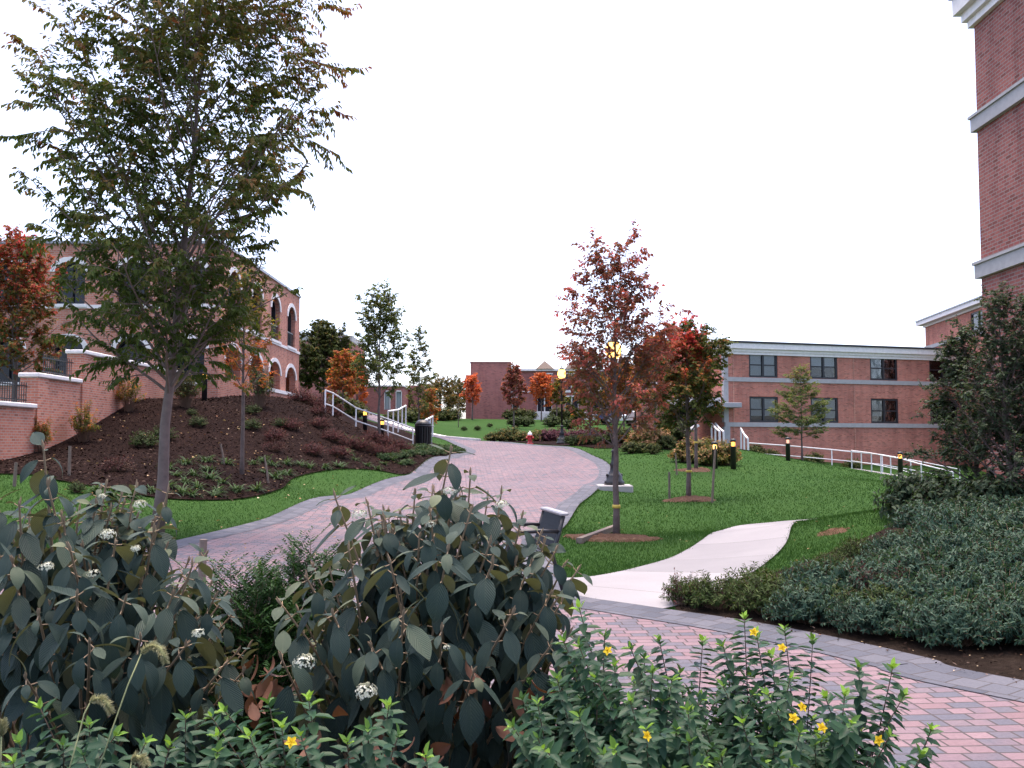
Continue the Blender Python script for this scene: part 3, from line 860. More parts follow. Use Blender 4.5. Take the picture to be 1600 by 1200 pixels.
# ---- arched brick building on the left
def arched_building():
    X1, Y1, zb = -11.87, 40.0, 2.6
    t = thing('arched_building', 'two storey red brick building with white arched windows above the mulch slope at left', 'building', (X1, Y1, zb))
    H = 9.75 - zb
    FO, FX, FN = (0, 0, 0), (1, 0, 0), (0, 1, 0)
    SO, SX, SN = (0, 0, 0), (0, 1, 0), (-1, 0, 0)
    wl = MB(); trim = []
    fw = [(c, 5.0 - .35, 6.3 - .35) for c in (-13.6, -11.1, -8.6, -6.1, -3.55, -1.2)]
    holesF = []
    for c, z0, zs in fw:
        holesF.append(arch(c - .62, c + .62, 4.68, 6.0, .42))
        holesF.append(arch(c - .62, c + .62, 1.5, 2.85, .42))
    wall_panel(wl, FO, FX, rect(-16, 0, -3, H), holesF, .32, FN)
    sc = [2.1, 5.9, 9.5, 13.1]
    holesS = []
    for c in sc:
        holesS.append(arch(c - .9, c + .9, 4.2, 5.75, .62))
        holesS.append(arch(c - 1.15, c + 1.15, 1.75, 2.5, .62))
    wall_panel(wl, SO, SX, rect(0, 15.1, -3, H), holesS, .34, SN)
    wl.box(-16, -.4, 15.0, 15.1, -3, H)
    wl.box(-16.1, -16, 0.01, 15.1, -3, H)
    wl.build('wall', M['brick_left'], t)
    ml = MB(); ml.box(-15.9, -.7, .8, 14.9, H - .35, H - .25); ml.build('roof', M['roof_dark'], t)
    cp = MB(); cp.box(-16.15, .08, -.08, .30, H, H + .12); cp.box(-.30, .08, .303, 15.2, H, H + .12); cp.build('coping', M['grey_metal'], t)
    bl = MB(); bl.box(-16.05, .05, -.05, .1, 4.5, 4.64); bl.box(-.1, .05, .103, 15.15, 3.98, 4.12); bl.build('belt_course', M['white_stone'], t)
    lg = MB(); lg.box(-.05, .22, 8.0, 15.2, 1.55, 1.72); lg.build('ledge', M['white_stone'], t)
    bs = MB(); bs.box(-.02, .16, 8.02, 15.15, -3, 1.547); bs.build('base_wall', M['brick_left'], t)
    def win(org, ux, nin, c, hw, z0, zs, rise, lower, depth):
        f = MB()
        z = zs
        # frame: jambs, sill rail, mullion, meeting rail, arched head
        obox(f, org, ux, nin, c - hw, c - hw + .07, z0, zs, depth - .12, depth - .02)
        obox(f, org, ux, nin, c + hw - .07, c + hw, z0, zs, depth - .12, depth - .02)
        obox(f, org, ux, nin, c - hw + .071, c + hw - .071, z0, z0 + .08, depth - .12, depth - .02)
        obox(f, org, ux, nin, c - .035, c + .035, z0 + .082, zs + rise - .06, depth - .11, depth - .03)
        obox(f, org, ux, nin, c - hw + .072, c - .037, (z0 + zs) / 2, (z0 + zs) / 2 + .06, depth - .11, depth - .03)
        obox(f, org, ux, nin, c + .037, c + hw - .072, (z0 + zs) / 2, (z0 + zs) / 2 + .06, depth - .11, depth - .03)
        arch_band(f, Vector(org) + Vector(nin) * (depth - .02), ux, nin, c - hw + .07, c + hw - .07, zs, rise - .07, .07, .1, back=0)
        fo = f.build('window', M['frame_black'], t)
        p = MB(); wall_panel(p, Vector(org) + Vector(nin) * (depth + .001), ux, arch(c - hw, c + hw, z0, zs, rise), [], .01, nin)
        p.build('pane', M['glass_dark'], fo)
        s = MB(); arch_band(s, org, ux, nin, c - hw, c + hw, zs, rise, .2, .045); s.build('arch', M['white_stone'], fo); s = MB()
        obox(s, org, ux, nin, c - hw - .12, c + hw + .12, z0 - .13, z0 - .002, -.09, depth - .13)
        s.build('sill', M['white_stone'], fo)
    for c, _, _ in fw:
        win(FO, FX, FN, c, .62, 4.68, 6.0, .42, False, .32)
        win(FO, FX, FN, c, .62, 1.5, 2.85, .42, True, .32)
    for c in sc:
        win(SO, SX, SN, c, .9, 4.2, 5.75, .62, False, .34)
    for c in sc:      # open arcade below
        s = MB(); arch_band(s, SO, SX, SN, c - 1.15, c + 1.15, 2.5, .62, .2, .045)
        a = s.build('arcade_arch', M['white_stone'], t)
    bk = MB(); bk.box(-1.9, -1.8, .5, 15, -1, 3.6); bk.box(-1.8, -.36, .5, 15, 1.2, 1.3); bk.box(-1.8, -.36, .5, 15, 3.55, 3.65); bk.build('arcade_wall', M['brick_left'], t)
    for c in sc:
        rl = MB()
        for k in range(9):
            y = c - .8 + k * .2
            rl.box(-.10, -.08, y - .01, y + .01, 4.15, 4.955)
        rl.box(-.115, -.065, c - .9, c + .9, 4.95, 5.0)
        rl.build('window_railing', M['black'], t)
arched_building()

# ---- stepped retaining wall
def retaining_wall():
    x0, x1 = -13.85, -13.45
    t = thing('retaining_wall', 'stepped red brick retaining wall with white caps climbing the slope at far left', 'wall', (-13.6, 31, 1.0))
    o = Vector((-13.6, 31, 1.0))
    b = MB(); c = MB()
    steps = [(20.0, 28.05, 2.73), (28.05, 30.95, 3.62), (30.95, 39.98, 4.55)]
    for ya, yb, zt in steps:
        b.box(x0 - o.x, x1 - o.x, ya - o.y, yb - o.y - .002, -3, zt - .13 - o.z)
        c.box(x0 - .1 - o.x, x1 + .1 - o.x, ya - .12 - o.y, yb - .13 - o.y, zt - .127 - o.z, zt - o.z, .025)
    for ya, zt in ((28.05, 3.62), (30.95, 4.55)):
        b.box(x0 - .06 - o.x, x1 + .05 - o.x, ya - .05 - o.y, ya + .55 - o.y, -2.5, zt - .135 - o.z)
    b.build('wall', M['brick_left'], t); c.build('cap', M['white_stone'], t)
retaining_wall()
def wall_fence(ya, yb, zt, label):
    t = thing('iron_fence', label, 'fence', (-13.65, (ya + yb) / 2, zt), 0, 'black iron fences on the retaining wall')
    r = MB(); p = MB(); L = (yb - ya) / 2
    r.beam((0, -L, .1), (0, L, .1), .035); r.beam((0, -L, .5), (0, L, .5), .035)
    y = -L + .06
    while y < L: p.beam((0, y, .02), (0, y, .6), .018); y += .13
    r.build('rail', M['black'], t); p.build('picket', M['black'], t)['kind'] = 'stuff'
wall_fence(24, 27.85, 2.73, 'black iron fence on the lowest step of the brick wall')
wall_fence(28.75, 30.75, 3.62, 'black iron fence on the middle step of the brick wall')

# ---- low dormitory on the right
def low_building():
    A = P(1133, 600, 60); B = P(1512, 600, 65.6)
    ux = Vector((B.x - A.x, B.y - A.y, 0)); L = ux.length; ux.normalize()
    rz = math.atan2(ux.y, ux.x)
    t = thing('dormitory_building', 'low two storey salmon brick dormitory with black windows and grey bands behind the ramp', 'building', (A.x, A.y, 0), rz)
    zr = P(1133, 533, 60).z
    z_b1 = P(1137, 592, 60).z; z_b2 = P(1137, 663, 60).z
    O, X, N = (0, 0, 0), (1, 0, 0), (0, 1, 0)
    def u_of(px):   # where the sight line of pixel px meets the facade
        d = Vector(((px - 800) / F * CT, 1.0))
        # A + ux*u = d*s
        u = (A.y * d.x - A.x * d.y) / (ux.x * d.y - ux.y * d.x)
        return u
    wins = []
    for a, b in ((1172, 1217), (1268, 1311), (1362, 1405), (1455, 1498)):
        wins.append((u_of(a), u_of(b)))
    zc = zr - .78
    zu0, zu1 = z_b1 + .14, z_b1 + 1.68
    zl0, zl1 = z_b2 + .14, z_b2 + 1.72
    wl = MB()
    holes = [rect(a, b, zu0, zu1) for a, b in wins] + [rect(a, b, zl0, zl1) for a, b in wins]
    wall_panel(wl, O, X, rect(0, L + 1.0, -2, zc), holes, .16, N)
    wl.box(-.0, L, 12, 12.2, -2, zc); 
    wall_panel(wl, O, (0, 1, 0), rect(0, 12, -2, zc), [], .1, (1, 0, 0))
    wl.build('wall', M['brick_low'], t)
    cn = MB()
    cn.box(-.10, L + 1, -.10, 12, zc, zc + .16); cn.box(-.16, L + 1, -.16, 12, zc + .162, zc + .34); cn.box(-.30, L + 1, -.30, 12, zc + .342, zc + .68)
    cn.build('cornice', M['white_stone'], t)
    rf = MB(); rf.box(-.36, L + 1, -.36, 12.1, zc + .682, zc + .80); rf.build('roof', M['roof_dark'], t)
    for z in (z_b1, z_b2):
        bd = MB(); bd.box(-.05, L + 1, -.07, .1, z - .14, z + .12); bd.build('band', M['grey_stone'], t)
    for px in (1147, 1336):
        u = u_of(px); ds = MB(); ds.box(u - .04, u + .04, -.028, -.003, -1, z_b2 - .145); ds.box(u - .04, u + .04, -.028, -.003, z_b2 + .125, z_b1 - .145); ds.box(u - .04, u + .04, -.028, -.003, z_b1 + .125, zc - .003); ds.build('joint_strip', M['brick_left'], t)
    pl = MB(); pl.box(-.12, .28, -.045, .2, -1.5, z_b2 - .143); pl.box(-.12, .2, -.045, .2, z_b2 + .123, z_b1 - .143); pl.box(-.12, .2, -.045, .2, z_b1 + .123, zc - .003); pl.build('corner_trim', M['grey_stone'], t)
    blinds = {(0, 0): (1, 1), (0, 1): (.55, .5), (0, 2): (1, 1), (0, 3): (.7, .7), (1, 0): (.8, .8), (1, 1): (.85, .85), (1, 2): (.75, .75), (1, 3): (.8, .8)}
    for row, (z0, z1) in enumerate(((zu0, zu1), (zl0, zl1))):
        for i, (a, b) in enumerate(wins):
            f = MB(); d0, d1 = .05, .13; w = .12; m = (a + b) / 2; mz = z0 + (z1 - z0) * .5
            obox(f, O, X, N, a, a + w, z0, z1, d0, d1); obox(f, O, X, N, b - w, b, z0, z1, d0, d1)
            obox(f, O, X, N, a + w, b - w, z0, z0 + w, d0, d1); obox(f, O, X, N, a + w, b - w, z1 - w, z1, d0, d1)
            obox(f, O, X, N, m - .07, m + .07, z0 + w, z1 - w, d0 - .01, d1)
            for p, q in ((a + w, m - .07), (m + .07, b - w)):
                obox(f, O, X, N, p, q, mz - .035, mz + .035, d0 + .01, d1)
            fo = f.build('window', M['frame_black'], t)
            g1 = MB(); obox(g1, O, X, N, a + .01, b - .01, z0 + .01, z1 - .01, .10, .106); g1.build('pane', M['glass'], fo)
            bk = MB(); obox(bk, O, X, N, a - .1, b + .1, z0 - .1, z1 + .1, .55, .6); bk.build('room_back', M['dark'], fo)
            fl, fr = blinds[(row, i)]
            for p, q, fr_ in ((a + .08, m - .05, fl), (m + .05, b - .08, fr)):
                bb = MB(); n = max(3, int((z1 - z0 - .16) * fr_ / .05))
                zt = z1 - .08
                for k in range(n):
                    zk = zt - (k + 1) * .05
                    obox(bb, O, X, N, p, q, zk + .002, zk + .048, .17 + .004 * (k % 2), .18 + .004 * (k % 2))
                bb.build('blind', M['blind'], fo)
    # recessed entrance wing to the left with canopy, door and cheek wall
    zt = z_b1 + 1.2
    e = MB()
    e.box(-4.4, -.5, 3.0, 3.3, -1.5, z_b1 - .6)
    e.build('entrance_wall', M['brick_low'], t)
    ec = MB(); ec.box(-4.5, -.45, 2.8, 3.4, z_b1 - .597, z_b1 - .1); ec.build('entrance_cornice', M['white_stone'], t)
    zk = P(1125, 634, 60).z
    ca = MB(); ca.box(-2.6, .55, -1.0, 2.9, zk - .14, zk + .16, .03); ca.build('canopy', M['grey_metal'], t)
    cf = MB(); cf.box(-2.5, -.2, .2, 2.9, zk + .163, zk + .5); cf.build('canopy_block', M['white_stone'], t)
    dr = MB(); dr.box(-1.7, -.6, 2.85, 2.995, 1.5, zk - .2, .02); do = dr.build('door', M['frame_black'], t)
    hd = MB(); hd.box(-.85, -.8, 2.80, 2.848, 2.3, 2.7); hd.build('handle', M['grey_metal'], do)
    ck = MB()
    ck.add([(-4.6, -.6, .3), (-2.2, -.6, .3), (-2.2, -.6, 2.6), (-4.6, -.6, 1.4), (-4.6, -.3, .3), (-2.2, -.3, .3), (-2.2, -.3, 2.6), (-4.6, -.3, 1.4)],
           [(0, 1, 2, 3), (7, 6, 5, 4), (0, 4, 5, 1), (1, 5, 6, 2), (2, 6, 7, 3), (3, 7, 4, 0)])
    co_ = ck.build('stair_cheek', M['brick_low'], t)
    cc = MB(); cc.beam((-4.7, -.45, 1.46), (-2.15, -.45, 2.72), .42, .14); cc.build('cheek_cap', M['white_stone'], co_)
    return A, ux, rz
LB = low_building()

# ---- tall brick block at the right edge
def tower():
    Y = 21.0; X0 = (1541 - 800) / F * Y * CT
    t = thing('tall_brick_building', 'tall dark red brick wall with grey bands and white cornice at right edge', 'building', (X0, Y, 0))
    zc = P(1524, 42, Y).z
    w = MB()
    wall_panel(w, (0, 0, 0), (0, -1, 0), rect(0, 13, -1, zc), [], .1, (1, 0, 0))
    w.box(0.001, 14, -.2, 0, -1, zc); w.box(13.8, 14, -13, -.2, -1, zc); w.box(.001, 13.8, -13.2, -13.0, -1, zc)
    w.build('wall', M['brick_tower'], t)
    for py in (195, 424):
        z = P(1525, py, Y).z
        b = MB(); b.box(-.10, 1, -13, .10, z - .15, z + .14); b.box(-.14, 1, -13, .14, z + .142, z + .2); b.build('band', M['grey_stone'], t)
    c = MB()
    c.box(-.10, 14, -13, .10, zc, zc + .16); c.box(-.19, 14, -13, .19, zc + .162, zc + .36); c.box(-.32, 14, -13, .32, zc + .362, zc + .75)
    c.build('cornice', M['white_stone'], t)
    r = MB(); r.box(-.38, 14, -13, .38, zc + .752, zc + .86); r.build('roof_edge', M['grey_metal'], t)
tower()

# ---- taller wing behind
def wing():
    A = P(1450, 690, 73); B = P(1560, 690, 60.0)
    d = Vector((B.x - A.x, B.y - A.y, 0)); L = d.length; d.normalize()
    rz = math.atan2(d.y, d.x)
    t = thing('brick_wing', 'taller brick wing with white cornice rising behind the low dormitory roof', 'building', (A.x, A.y, 0), rz)
    zc = P(1450, 512, 73).z
    n = (-1, 0, 0)
    w = MB()
    X = (1, 0, 0); N = (0, 1, 0)
    def u_of(px):
        q = Vector(((px - 800) / F * CT, 1.0))
        return (A.y * q.x - A.x * q.y) / (d.x * q.y - d.y * q.x)
    u0, u1 = u_of(1522), u_of(1545)
    zw1 = P(1527, 487, 63).z; zw0 = P(1527, 516, 63).z
    wall_panel(w, (0, 0, 0), X, rect(0, L, -1, zc), [rect(u0, u1, zw0, zw1)], .15, N)
    w.box(-.0, L, 9.8, 10, -1, zc); w.box(0.0, .2, .001, 9.8, -1, zc)
    w.build('wall', M['brick_low'], t)
    f = MB(); m = (u0 + u1) / 2
    for a, b, c, e in ((u0, u0 + .09, zw0, zw1), (u1 - .09, u1, zw0, zw1), (u0 + .09, u1 - .09, zw0, zw0 + .09), (u0 + .09, u1 - .09, zw1 - .09, zw1), (m - .05, m + .05, zw0 + .09, zw1 - .09)):
        obox(f, (0, 0, 0), X, N, a, b, c, e, .04, .12)
    fo = f.build('window', M['frame_black'], t)
    g1 = MB(); obox(g1, (0, 0, 0), X, N, u0 + .01, u1 - .01, zw0 + .01, zw1 - .01, .1, .11); g1.build('pane', M['glass_dark'], fo)
    c = MB()
    c.box(-.12, L, -.12, 10, zc, zc + .16); c.box(-.5, L, -.5, 10, zc + .162, zc + .45); c.build('cornice', M['white_stone'], t)
    e = MB(); e.box(-.56, L, -.56, 10, zc + .452, zc + .54); e.build('roof_edge', M['grey_metal'], t)
    b = MB(); b.box(-.05, L, -.07, .1, zw0 - .32, zw0 - .06); b.build('band', M['grey_stone'], t)
wing()

# ---- far brick hall
def far_hall():
    Y = 95.0
    o = P(735, 655, Y); zb = h1(o.x, Y)
    t = thing('gabled_hall', 'far plum red brick hall with pointed roofs and white trim beyond the upper lawn', 'building', (o.x, Y, zb))
    def u(px): return (px - 735) / F * Y * CT
    def z(py): return P(800, py, Y).z - zb
    w = MB()
    w.box(u(735), u(798), 0, 12, -1.5, z(567))
    w.box(u(727), u(735) - .003, .8, 10, -1.5, z(585))
    w.build('blank_wall', M['brick_far'], t)
    w = MB()
    hs = [rect(u(800), u(812), z(641), z(621))]
    for a, b in ((840, 864), (884, 906), (930, 952), (975, 997)):
        hs.append(rect(u(a), u(b), z(642), z(619))); hs.append(rect(u(a), u(b), z(608), z(583)))
    wall_panel(w, (0, 1.5, 0), (1, 0, 0), rect(u(798) + .003, u(1010), -1.5, z(578)), hs, .25, (0, 1, 0))
    w.box(u(1010), u(1010) + .2, 1.5, 12, -1.5, z(578))
    w.build('wall', M['brick_far'], t)
    for h in hs:
        a, b = h[0][0], h[1][0]; z0, z1 = h[0][1], h[2][1]
        f = MB()
        n = 2 if b - a > 1 else 1
        for k in range(n + 1):
            q = a + (b - a) * k / n
            f.box(q - .06, q + .06, 1.55, 1.72, z0, z1)
        f.box(a - .08, b + .08, 1.42, 1.545, z0 - .12, z0 - .002); f.box(a - .08, b + .08, 1.42, 1.545, z1 + .002, z1 + .12)
        fo = f.build('window', M['white_stone'], t)
        g1 = MB(); g1.box(a, b, 1.74, 1.76, z0, z1); g1.build('pane', M['glass_dark'], fo)
    c = MB(); c.box(u(798) + .01, u(1010), 1.2, 12, z(578), z(575)); c.box(u(798) + .01, u(1010), 1.42, 1.497, z(612), z(610)); c.build('cornice', M['white_stone'], t)
    b = MB(); b.box(u(798) + .01, u(1010), 1.36, 1.49, -1.0, z(643)); b.build('stone_base', M['white_stone'], t)
    for a, bb in ((838, 867), (884, 908)):
        g_ = MB(); uc = (u(a) + u(bb)) / 2; hw = (u(bb) - u(a)) / 2
        g_.add([(uc - hw, 1.0, z(575)), (uc + hw, 1.0, z(575)), (uc + hw, 1.0 + 2 * hw, z(575)), (uc - hw, 1.0 + 2 * hw, z(575)), (uc, 1.0 + hw, z(561))], [(3, 2, 1, 0), (0, 1, 4), (1, 2, 4), (2, 3, 4), (3, 0, 4)])
        g_.build('roof', M['roof_slate'], t)
    k = MB(); k.box(u(735) - .05, u(798) + .05, -.05, 12, z(567), z(567) + .12); k.build('coping', M['brick_tower'], t)
far_hall()

# ---- other distant buildings
def far_left():
    Y = 78.0; o = P(520, 600, Y); zb = h1(o.x, Y)
    t = thing('grey_topped_building', 'brick building with pale grey flat top peeking above the dark round tree', 'building', (o.x, Y, zb))
    def z(py): return P(800, py, Y).z - zb
    w = MB(); w.box(-3.5, 1.3, 0, 8, -2, z(533)); w.build('wall', M['brick_far'], t)
    r = MB(); r.box(-3.6, .1, -.1, 8, z(533), z(521), .03); r.box(.103, 1.4, .5, 8, z(533), z(523), .03); r.build('roof_parapet', M['grey_stone'], t)
    v = MB()
    for k in range(3): v.box(-3.0 + k * 1.5, -2.2 + k * 1.5, -.04, .1, z(560), z(545))
    v.build('window', M['glass_dark'], t)
far_left()
def far_small():
    Y = 82.0; o = P(590, 640, Y); zb = h1(o.x, Y)
    t = thing('small_brick_building', 'small far brick building beside the white stair rails with tall pale windows', 'building', (o.x, Y, zb))
    def z(py): return P(800, py, Y).z - zb
    w = MB(); hs = [rect(1.55, 1.95, z(640), z(612)), rect(.6, 1.0, z(640), z(612))]
    wall_panel(w, (0, 0, 0), (1, 0, 0), rect(-3, 2.1, -2, z(604)), hs, .2, (0, 1, 0))
    wall_panel(w, (2.1, 0, 0), (0, 1, 0), rect(0, 9, -2, z(604)), [], .2, (-1, 0, 0))
    w.box(2.3, 3.3, 4, 9, -2, z(598)); w.build('wall', M['brick_far'], t)
    for h in hs:
        f = MB(); f.box(h[0][0] - .05, h[0][0], -.05, .15, h[0][1], h[2][1]); f.box(h[1][0], h[1][0] + .05, -.05, .15, h[0][1], h[2][1]); f.box(h[0][0], h[1][0], -.05, .15, h[2][1], h[2][1] + .1)
        fo = f.build('window', M['white_stone'], t)
        g1 = MB(); g1.box(h[0][0], h[1][0], .18, .2, h[0][1], h[2][1]); g1.build('pane', M['blind'], fo)
    c = MB(); c.box(-3.1, 2.2, -.1, 9, z(604), z(602)); c.build('coping', M['white_stone'], t)
far_small()
def far_right():
    Y = 84.0; o = P(985, 640, Y); zb = h1(o.x, Y)
    t = thing('peach_brick_building', 'far orange brick building half hidden behind the red trees left of the dormitory', 'building', (o.x, Y, zb))
    def z(py): return P(800, py, Y).z - zb
    w = MB(); hs = [rect(1.2 + k * 2.2, 2.2 + k * 2.2, z(650), z(628)) for k in range(4)] + [rect(1.2 + k * 2.2, 2.2 + k * 2.2, z(606), z(588)) for k in range(4)]
    wall_panel(w, (0, 0, 0), (1, 0, 0), rect(0, 12, -2, z(572)), hs, .2, (0, 1, 0)); w.box(0, 12, 8, 8.2, -2, z(572)); w.build('wall', M['brick_left'], t)
    for h in hs:
        f = MB(); f.box(h[0][0], h[1][0], .1, .12, h[0][1], h[2][1]); f.build('window', M['glass_dark'], t)
    c = MB(); c.box(-.2, 12.2, -.2, 8.3, z(572), z(567)); c.build('cornice', M['white_stone'], t)
far_right()

# ------------------------------------------------------------------ street furniture
def lamp_post(loc, H, label, dia=.40, pad=False):
    t = thing('lamp_post', label, 'lamp post', loc, 0, 'black lamp posts with glowing globes')
    z0 = .0
    if pad:
        p = MB(); p.box(-.5, .5, -.5, .5, -.3, .16, .03); p.build('concrete_pad', M['grey_stone'], t); z0 = .16
    b = MB(); b.lathe([(.30, z0), (.30, z0 + .10), (.24, z0 + .14), (.24, z0 + .26), (.20, z0 + .30), (.13, z0 + .42), (.115, z0 + .55), (.14, z0 + .6), (.09, z0 + .68), (.075, z0 + .95), (.09, z0 + .98), (.06, z0 + 1.04)], 16)
    for k in range(4):
        a = k * PI / 2 + .4; b.lathe([(.035, 0), (.04, .02), (.03, .06), (0.005, .075)], 8, (.24 * math.cos(a), .24 * math.sin(a), z0 + .26))
    b.build('base', M['black'], t, True)
    s = MB(); s.lathe([(.055, z0 + 1.02), (.042, H - .78), (.06, H - .74), (.05, H - .70)], 12); s.build('post', M['black'], t, True)
    g_ = MB(); g_.lathe([(.09, H - .55), (dia * .38, H - .5), (dia * .52, H - .36), (dia * .5, H - .2), (dia * .36, H - .06)], 16); g_.build('lamp_globe', M['lamp'], t, True)
    c = MB(); c.lathe([(.05, H - .72), (.10, H - .66), (.13, H - .56), (.12, H - .545)], 14)
    c.lathe([(dia * .38, H - .06), (dia * .36, H - .03), (.10, H + .04), (.03, H + .08), (.02, H + .14), (.035, H + .17), (.005, H + .2)], 14); c.build('lamp_cap', M['black'], t, True)
p = G(960, 766); lamp_post(p, P(966, 540, p.y).z - p.z + .15, 'black lamp post with orange globe behind the slim reddish tree, on a concrete pad', .46, True)
p = G(878, 694); lamp_post(p, P(879, 576, p.y).z - p.z, 'black lamp post with glowing globe at the top end of the brick path', .44)
p = at(993, 58); lamp_post(p, P(993, 598, 58).z - p.z, 'lamp post glowing among the red trees left of the dormitory', .36)

def bollard(loc, label, mat='lamp_soft', h=1.05):
    t = thing('bollard_light', label, 'bollard light', loc, 0, 'black bollard lights glowing along the walks')
    b = MB(); b.lathe([(.10, -.1), (.10, h - .30), (.105, h - .29), (.09, h - .275)], 16); b.build('post', M['black'], t, True)
    l = MB(); l.lathe([(.075, h - .28), (.08, h - .20), (.075, h - .11)], 14); l.build('lamp', M[mat], t, True)
    c = MB(); c.lathe([(.09, h - .118), (.112, h - .10), (.105, h - .04), (.06, h - .005), (.004, h)], 16)
    for k in range(4):
        a = k * PI / 2 + .5; c.beam((.088 * math.cos(a), .088 * math.sin(a), h - .28), (.088 * math.cos(a), .088 * math.sin(a), h - .11), .014)
    c.build('cap', M['black'], t, True)
for px, py, Y, lab, mt, hh in (
        (1146, 733, 0, 'black bollard light with amber lamp right of the orange shrubs on the lawn', 'lamp_soft', 1.1), (1117, 732, 0, 'black bollard light with bright lamp just above the leaning stake', 'lamp', .98),
        (1231, 0, 44, 'bollard light with pale pink lamp behind the lawn crest by the thin conifer', 'lamp_pink', 1.05), (1406, 0, 40.5, 'bollard light with amber lamp at the ramp beside the dark multi stem shrub', 'lamp_soft', 1.15),
        (570, 0, 44.5, 'taller left bollard light with amber lamp beside the left stair rail', 'lamp_soft', 1.1), (597, 0, 47, 'right bollard light with amber lamp beside the left stair rail', 'lamp_soft', 1.05), (318, 0, 37.5, 'bollard light with amber lamp at the top of the mulch slope under the arched building', 'lamp_soft', 1.15)):
    bollard(G(px, py) if py else at(px, Y), lab, mt, hh)

def trash_can():
    p = at(661, 45)
    t = thing('trash_can', 'black round litter bin with domed lid at the foot of the stair rail', 'trash can', p)
    b = MB(); b.lathe([(.30, .06), (.33, .1), (.355, .9), (.39, .93), (.39, .98), (.36, 1.0)], 20); b.build('bin', M['black'], t, True)
    sl_ = MB()
    for k in range(20):
        a = k * PI / 10; sl_.beam((.345 * math.cos(a), .345 * math.sin(a), .12), (.372 * math.cos(a), .372 * math.sin(a), .9), .05, .014, (math.cos(a), math.sin(a), 0))
    sl_.build('slats', M['black'], t)
    d = MB(); d.lathe([(.385, 1.0), (.36, 1.06), (.28, 1.17), (.16, 1.24), (.14, 1.235), (.13, 1.1)], 20, capt=True); d.build('dome_lid', M['black'], t, True)
    f = MB(); f.tube([(.4, -.05, -.1), (.4, -.05, .95)], .02); f.tube([(.4, -.05, .93), (.52, -.05, .93)], .02); f.build('support_post', M['grey_metal'], t)
trash_can()

def hydrant():
    p = G(828, 694)
    t = thing('fire_hydrant', 'red fire hydrant with white bonnet at the far edge of the brick path', 'fire hydrant', p)
    b = MB(); b.lathe([(.19, -.05), (.19, .04), (.125, .06), (.12, .42), (.16, .43), (.16, .48), (.13, .5)], 14)
    b.build('barrel', M['red'], t, True)
    for s in (-1, 1):
        n_ = MB(); n_.tube([(s * .1, 0, .36), (s * .2, 0, .36)], .06, 10); n_.tube([(s * .2, 0, .36), (s * .23, 0, .36)], .075, 6); n_.build('side_nozzle', M['red'], t)
    n_ = MB(); n_.tube([(0, -.1, .32), (0, -.2, .32)], .075, 10); n_.tube([(0, -.2, .32), (0, -.235, .32)], .09, 6); n_.build('front_nozzle', M['red'], t)
    c = MB(); c.lathe([(.135, .5), (.135, .54), (.11, .62), (.05, .68), (.03, .69), (.03, .74)], 14); c.build('bonnet', M['white'], t, True)
hydrant()

def bench():
    p = Vector((.385, 10.15, 0)); p.z = h1(p.x, p.y) + .035
    t = thing('park_bench', 'black metal park bench with pale top rail at the path edge behind the viburnum', 'bench', p, R(101))
    # local: length along +x, back at -y side, faces +y
    L = .95
    s = MB(); b = MB()
    for k in range(9):
        y = -.02 + k * .05
        z = .44 - .02 * math.sin(k / 8 * PI) + (.0 if k < 8 else -.015)
        s.box(.06, L - .06, y, y + .038, z, z + .012)
    s.build('seat', M['black'], t)
    n = 18
    for k in range(n):
        x = .08 + k * (L - .16) / (n - 1)
        b.tube([(x, -.04, .46), (x, -.09, .62), (x, -.15, .82)], .009, 5)
    b.build('backrest', M['black'], t)
    tr = MB(); tr.box(.0, L, -.20, -.11, .82, .855, .012); tr.build('top_rail', M['grey_metal'], t)
    for x in (.03, L - .03):
        a = MB()
        a.tube([(x, -.15, .82), (x, -.08, .56), (x, -.03, .43), (x, -.1, .2), (x, -.16, 0)], .022, 8)
        a.tube([(x, -.11, .66), (x, .1, .67), (x, .34, .66), (x, .42, .6), (x, .43, .45), (x, .42, .2), (x, .46, 0)], .022, 8)
        a.tube([(x, -.03, .43), (x, .42, .43)], .02, 6)
        a.build('arm_frame', M['black'], t, True)
bench()

def stake(p, top, label, r=.022):
    t = MB(); d = Vector(top)
    t.tube([(0, 0, -.15), tuple(d * .5), tuple(d)], [r * 1.05, r, r * .92], 7)
    o = t.build('wooden_stake', M['wood'], None, False, p)
    tag(o, label, 'stake', 'wooden tree stakes')
for px, py, (dx, dz), lab in ((1046, 780, (0, .72), 'short upright stake left of the green and red tree on the lawn'),):
    stake(G(px, py), (dx, 0, dz), lab, .03)
stake(G(1112, 786), (.13, .1, 1.42), 'long stake leaning right beside the green and red tree on the lawn', .03)
stake(G(352, 728), (-.14, 0, .62), 'stake leaning left on the mulch, left of the slim mulch tree', .028)
stake(G(421, 757), (-.14, 0, .72), 'stake leaning left on the mulch, right of the slim mulch tree', .028)
stake(Vector((-2.55, 8.2, h1(-2.55, 8.2))), (.02, 0, .82), 'grey stake between the left viburnum and the yew', .035)
stake(G(108, 745), (0, 0, .7), 'grey stake in front of the brick wall at far left', .035)
stake(G(22, 760), (.03, 0, .5), 'shorter grey stake at the lawn edge at far left', .035)
stake(G(1058, 742), (-.05, 0, .75), 'weathered stake left of the orange shrubs', .03)

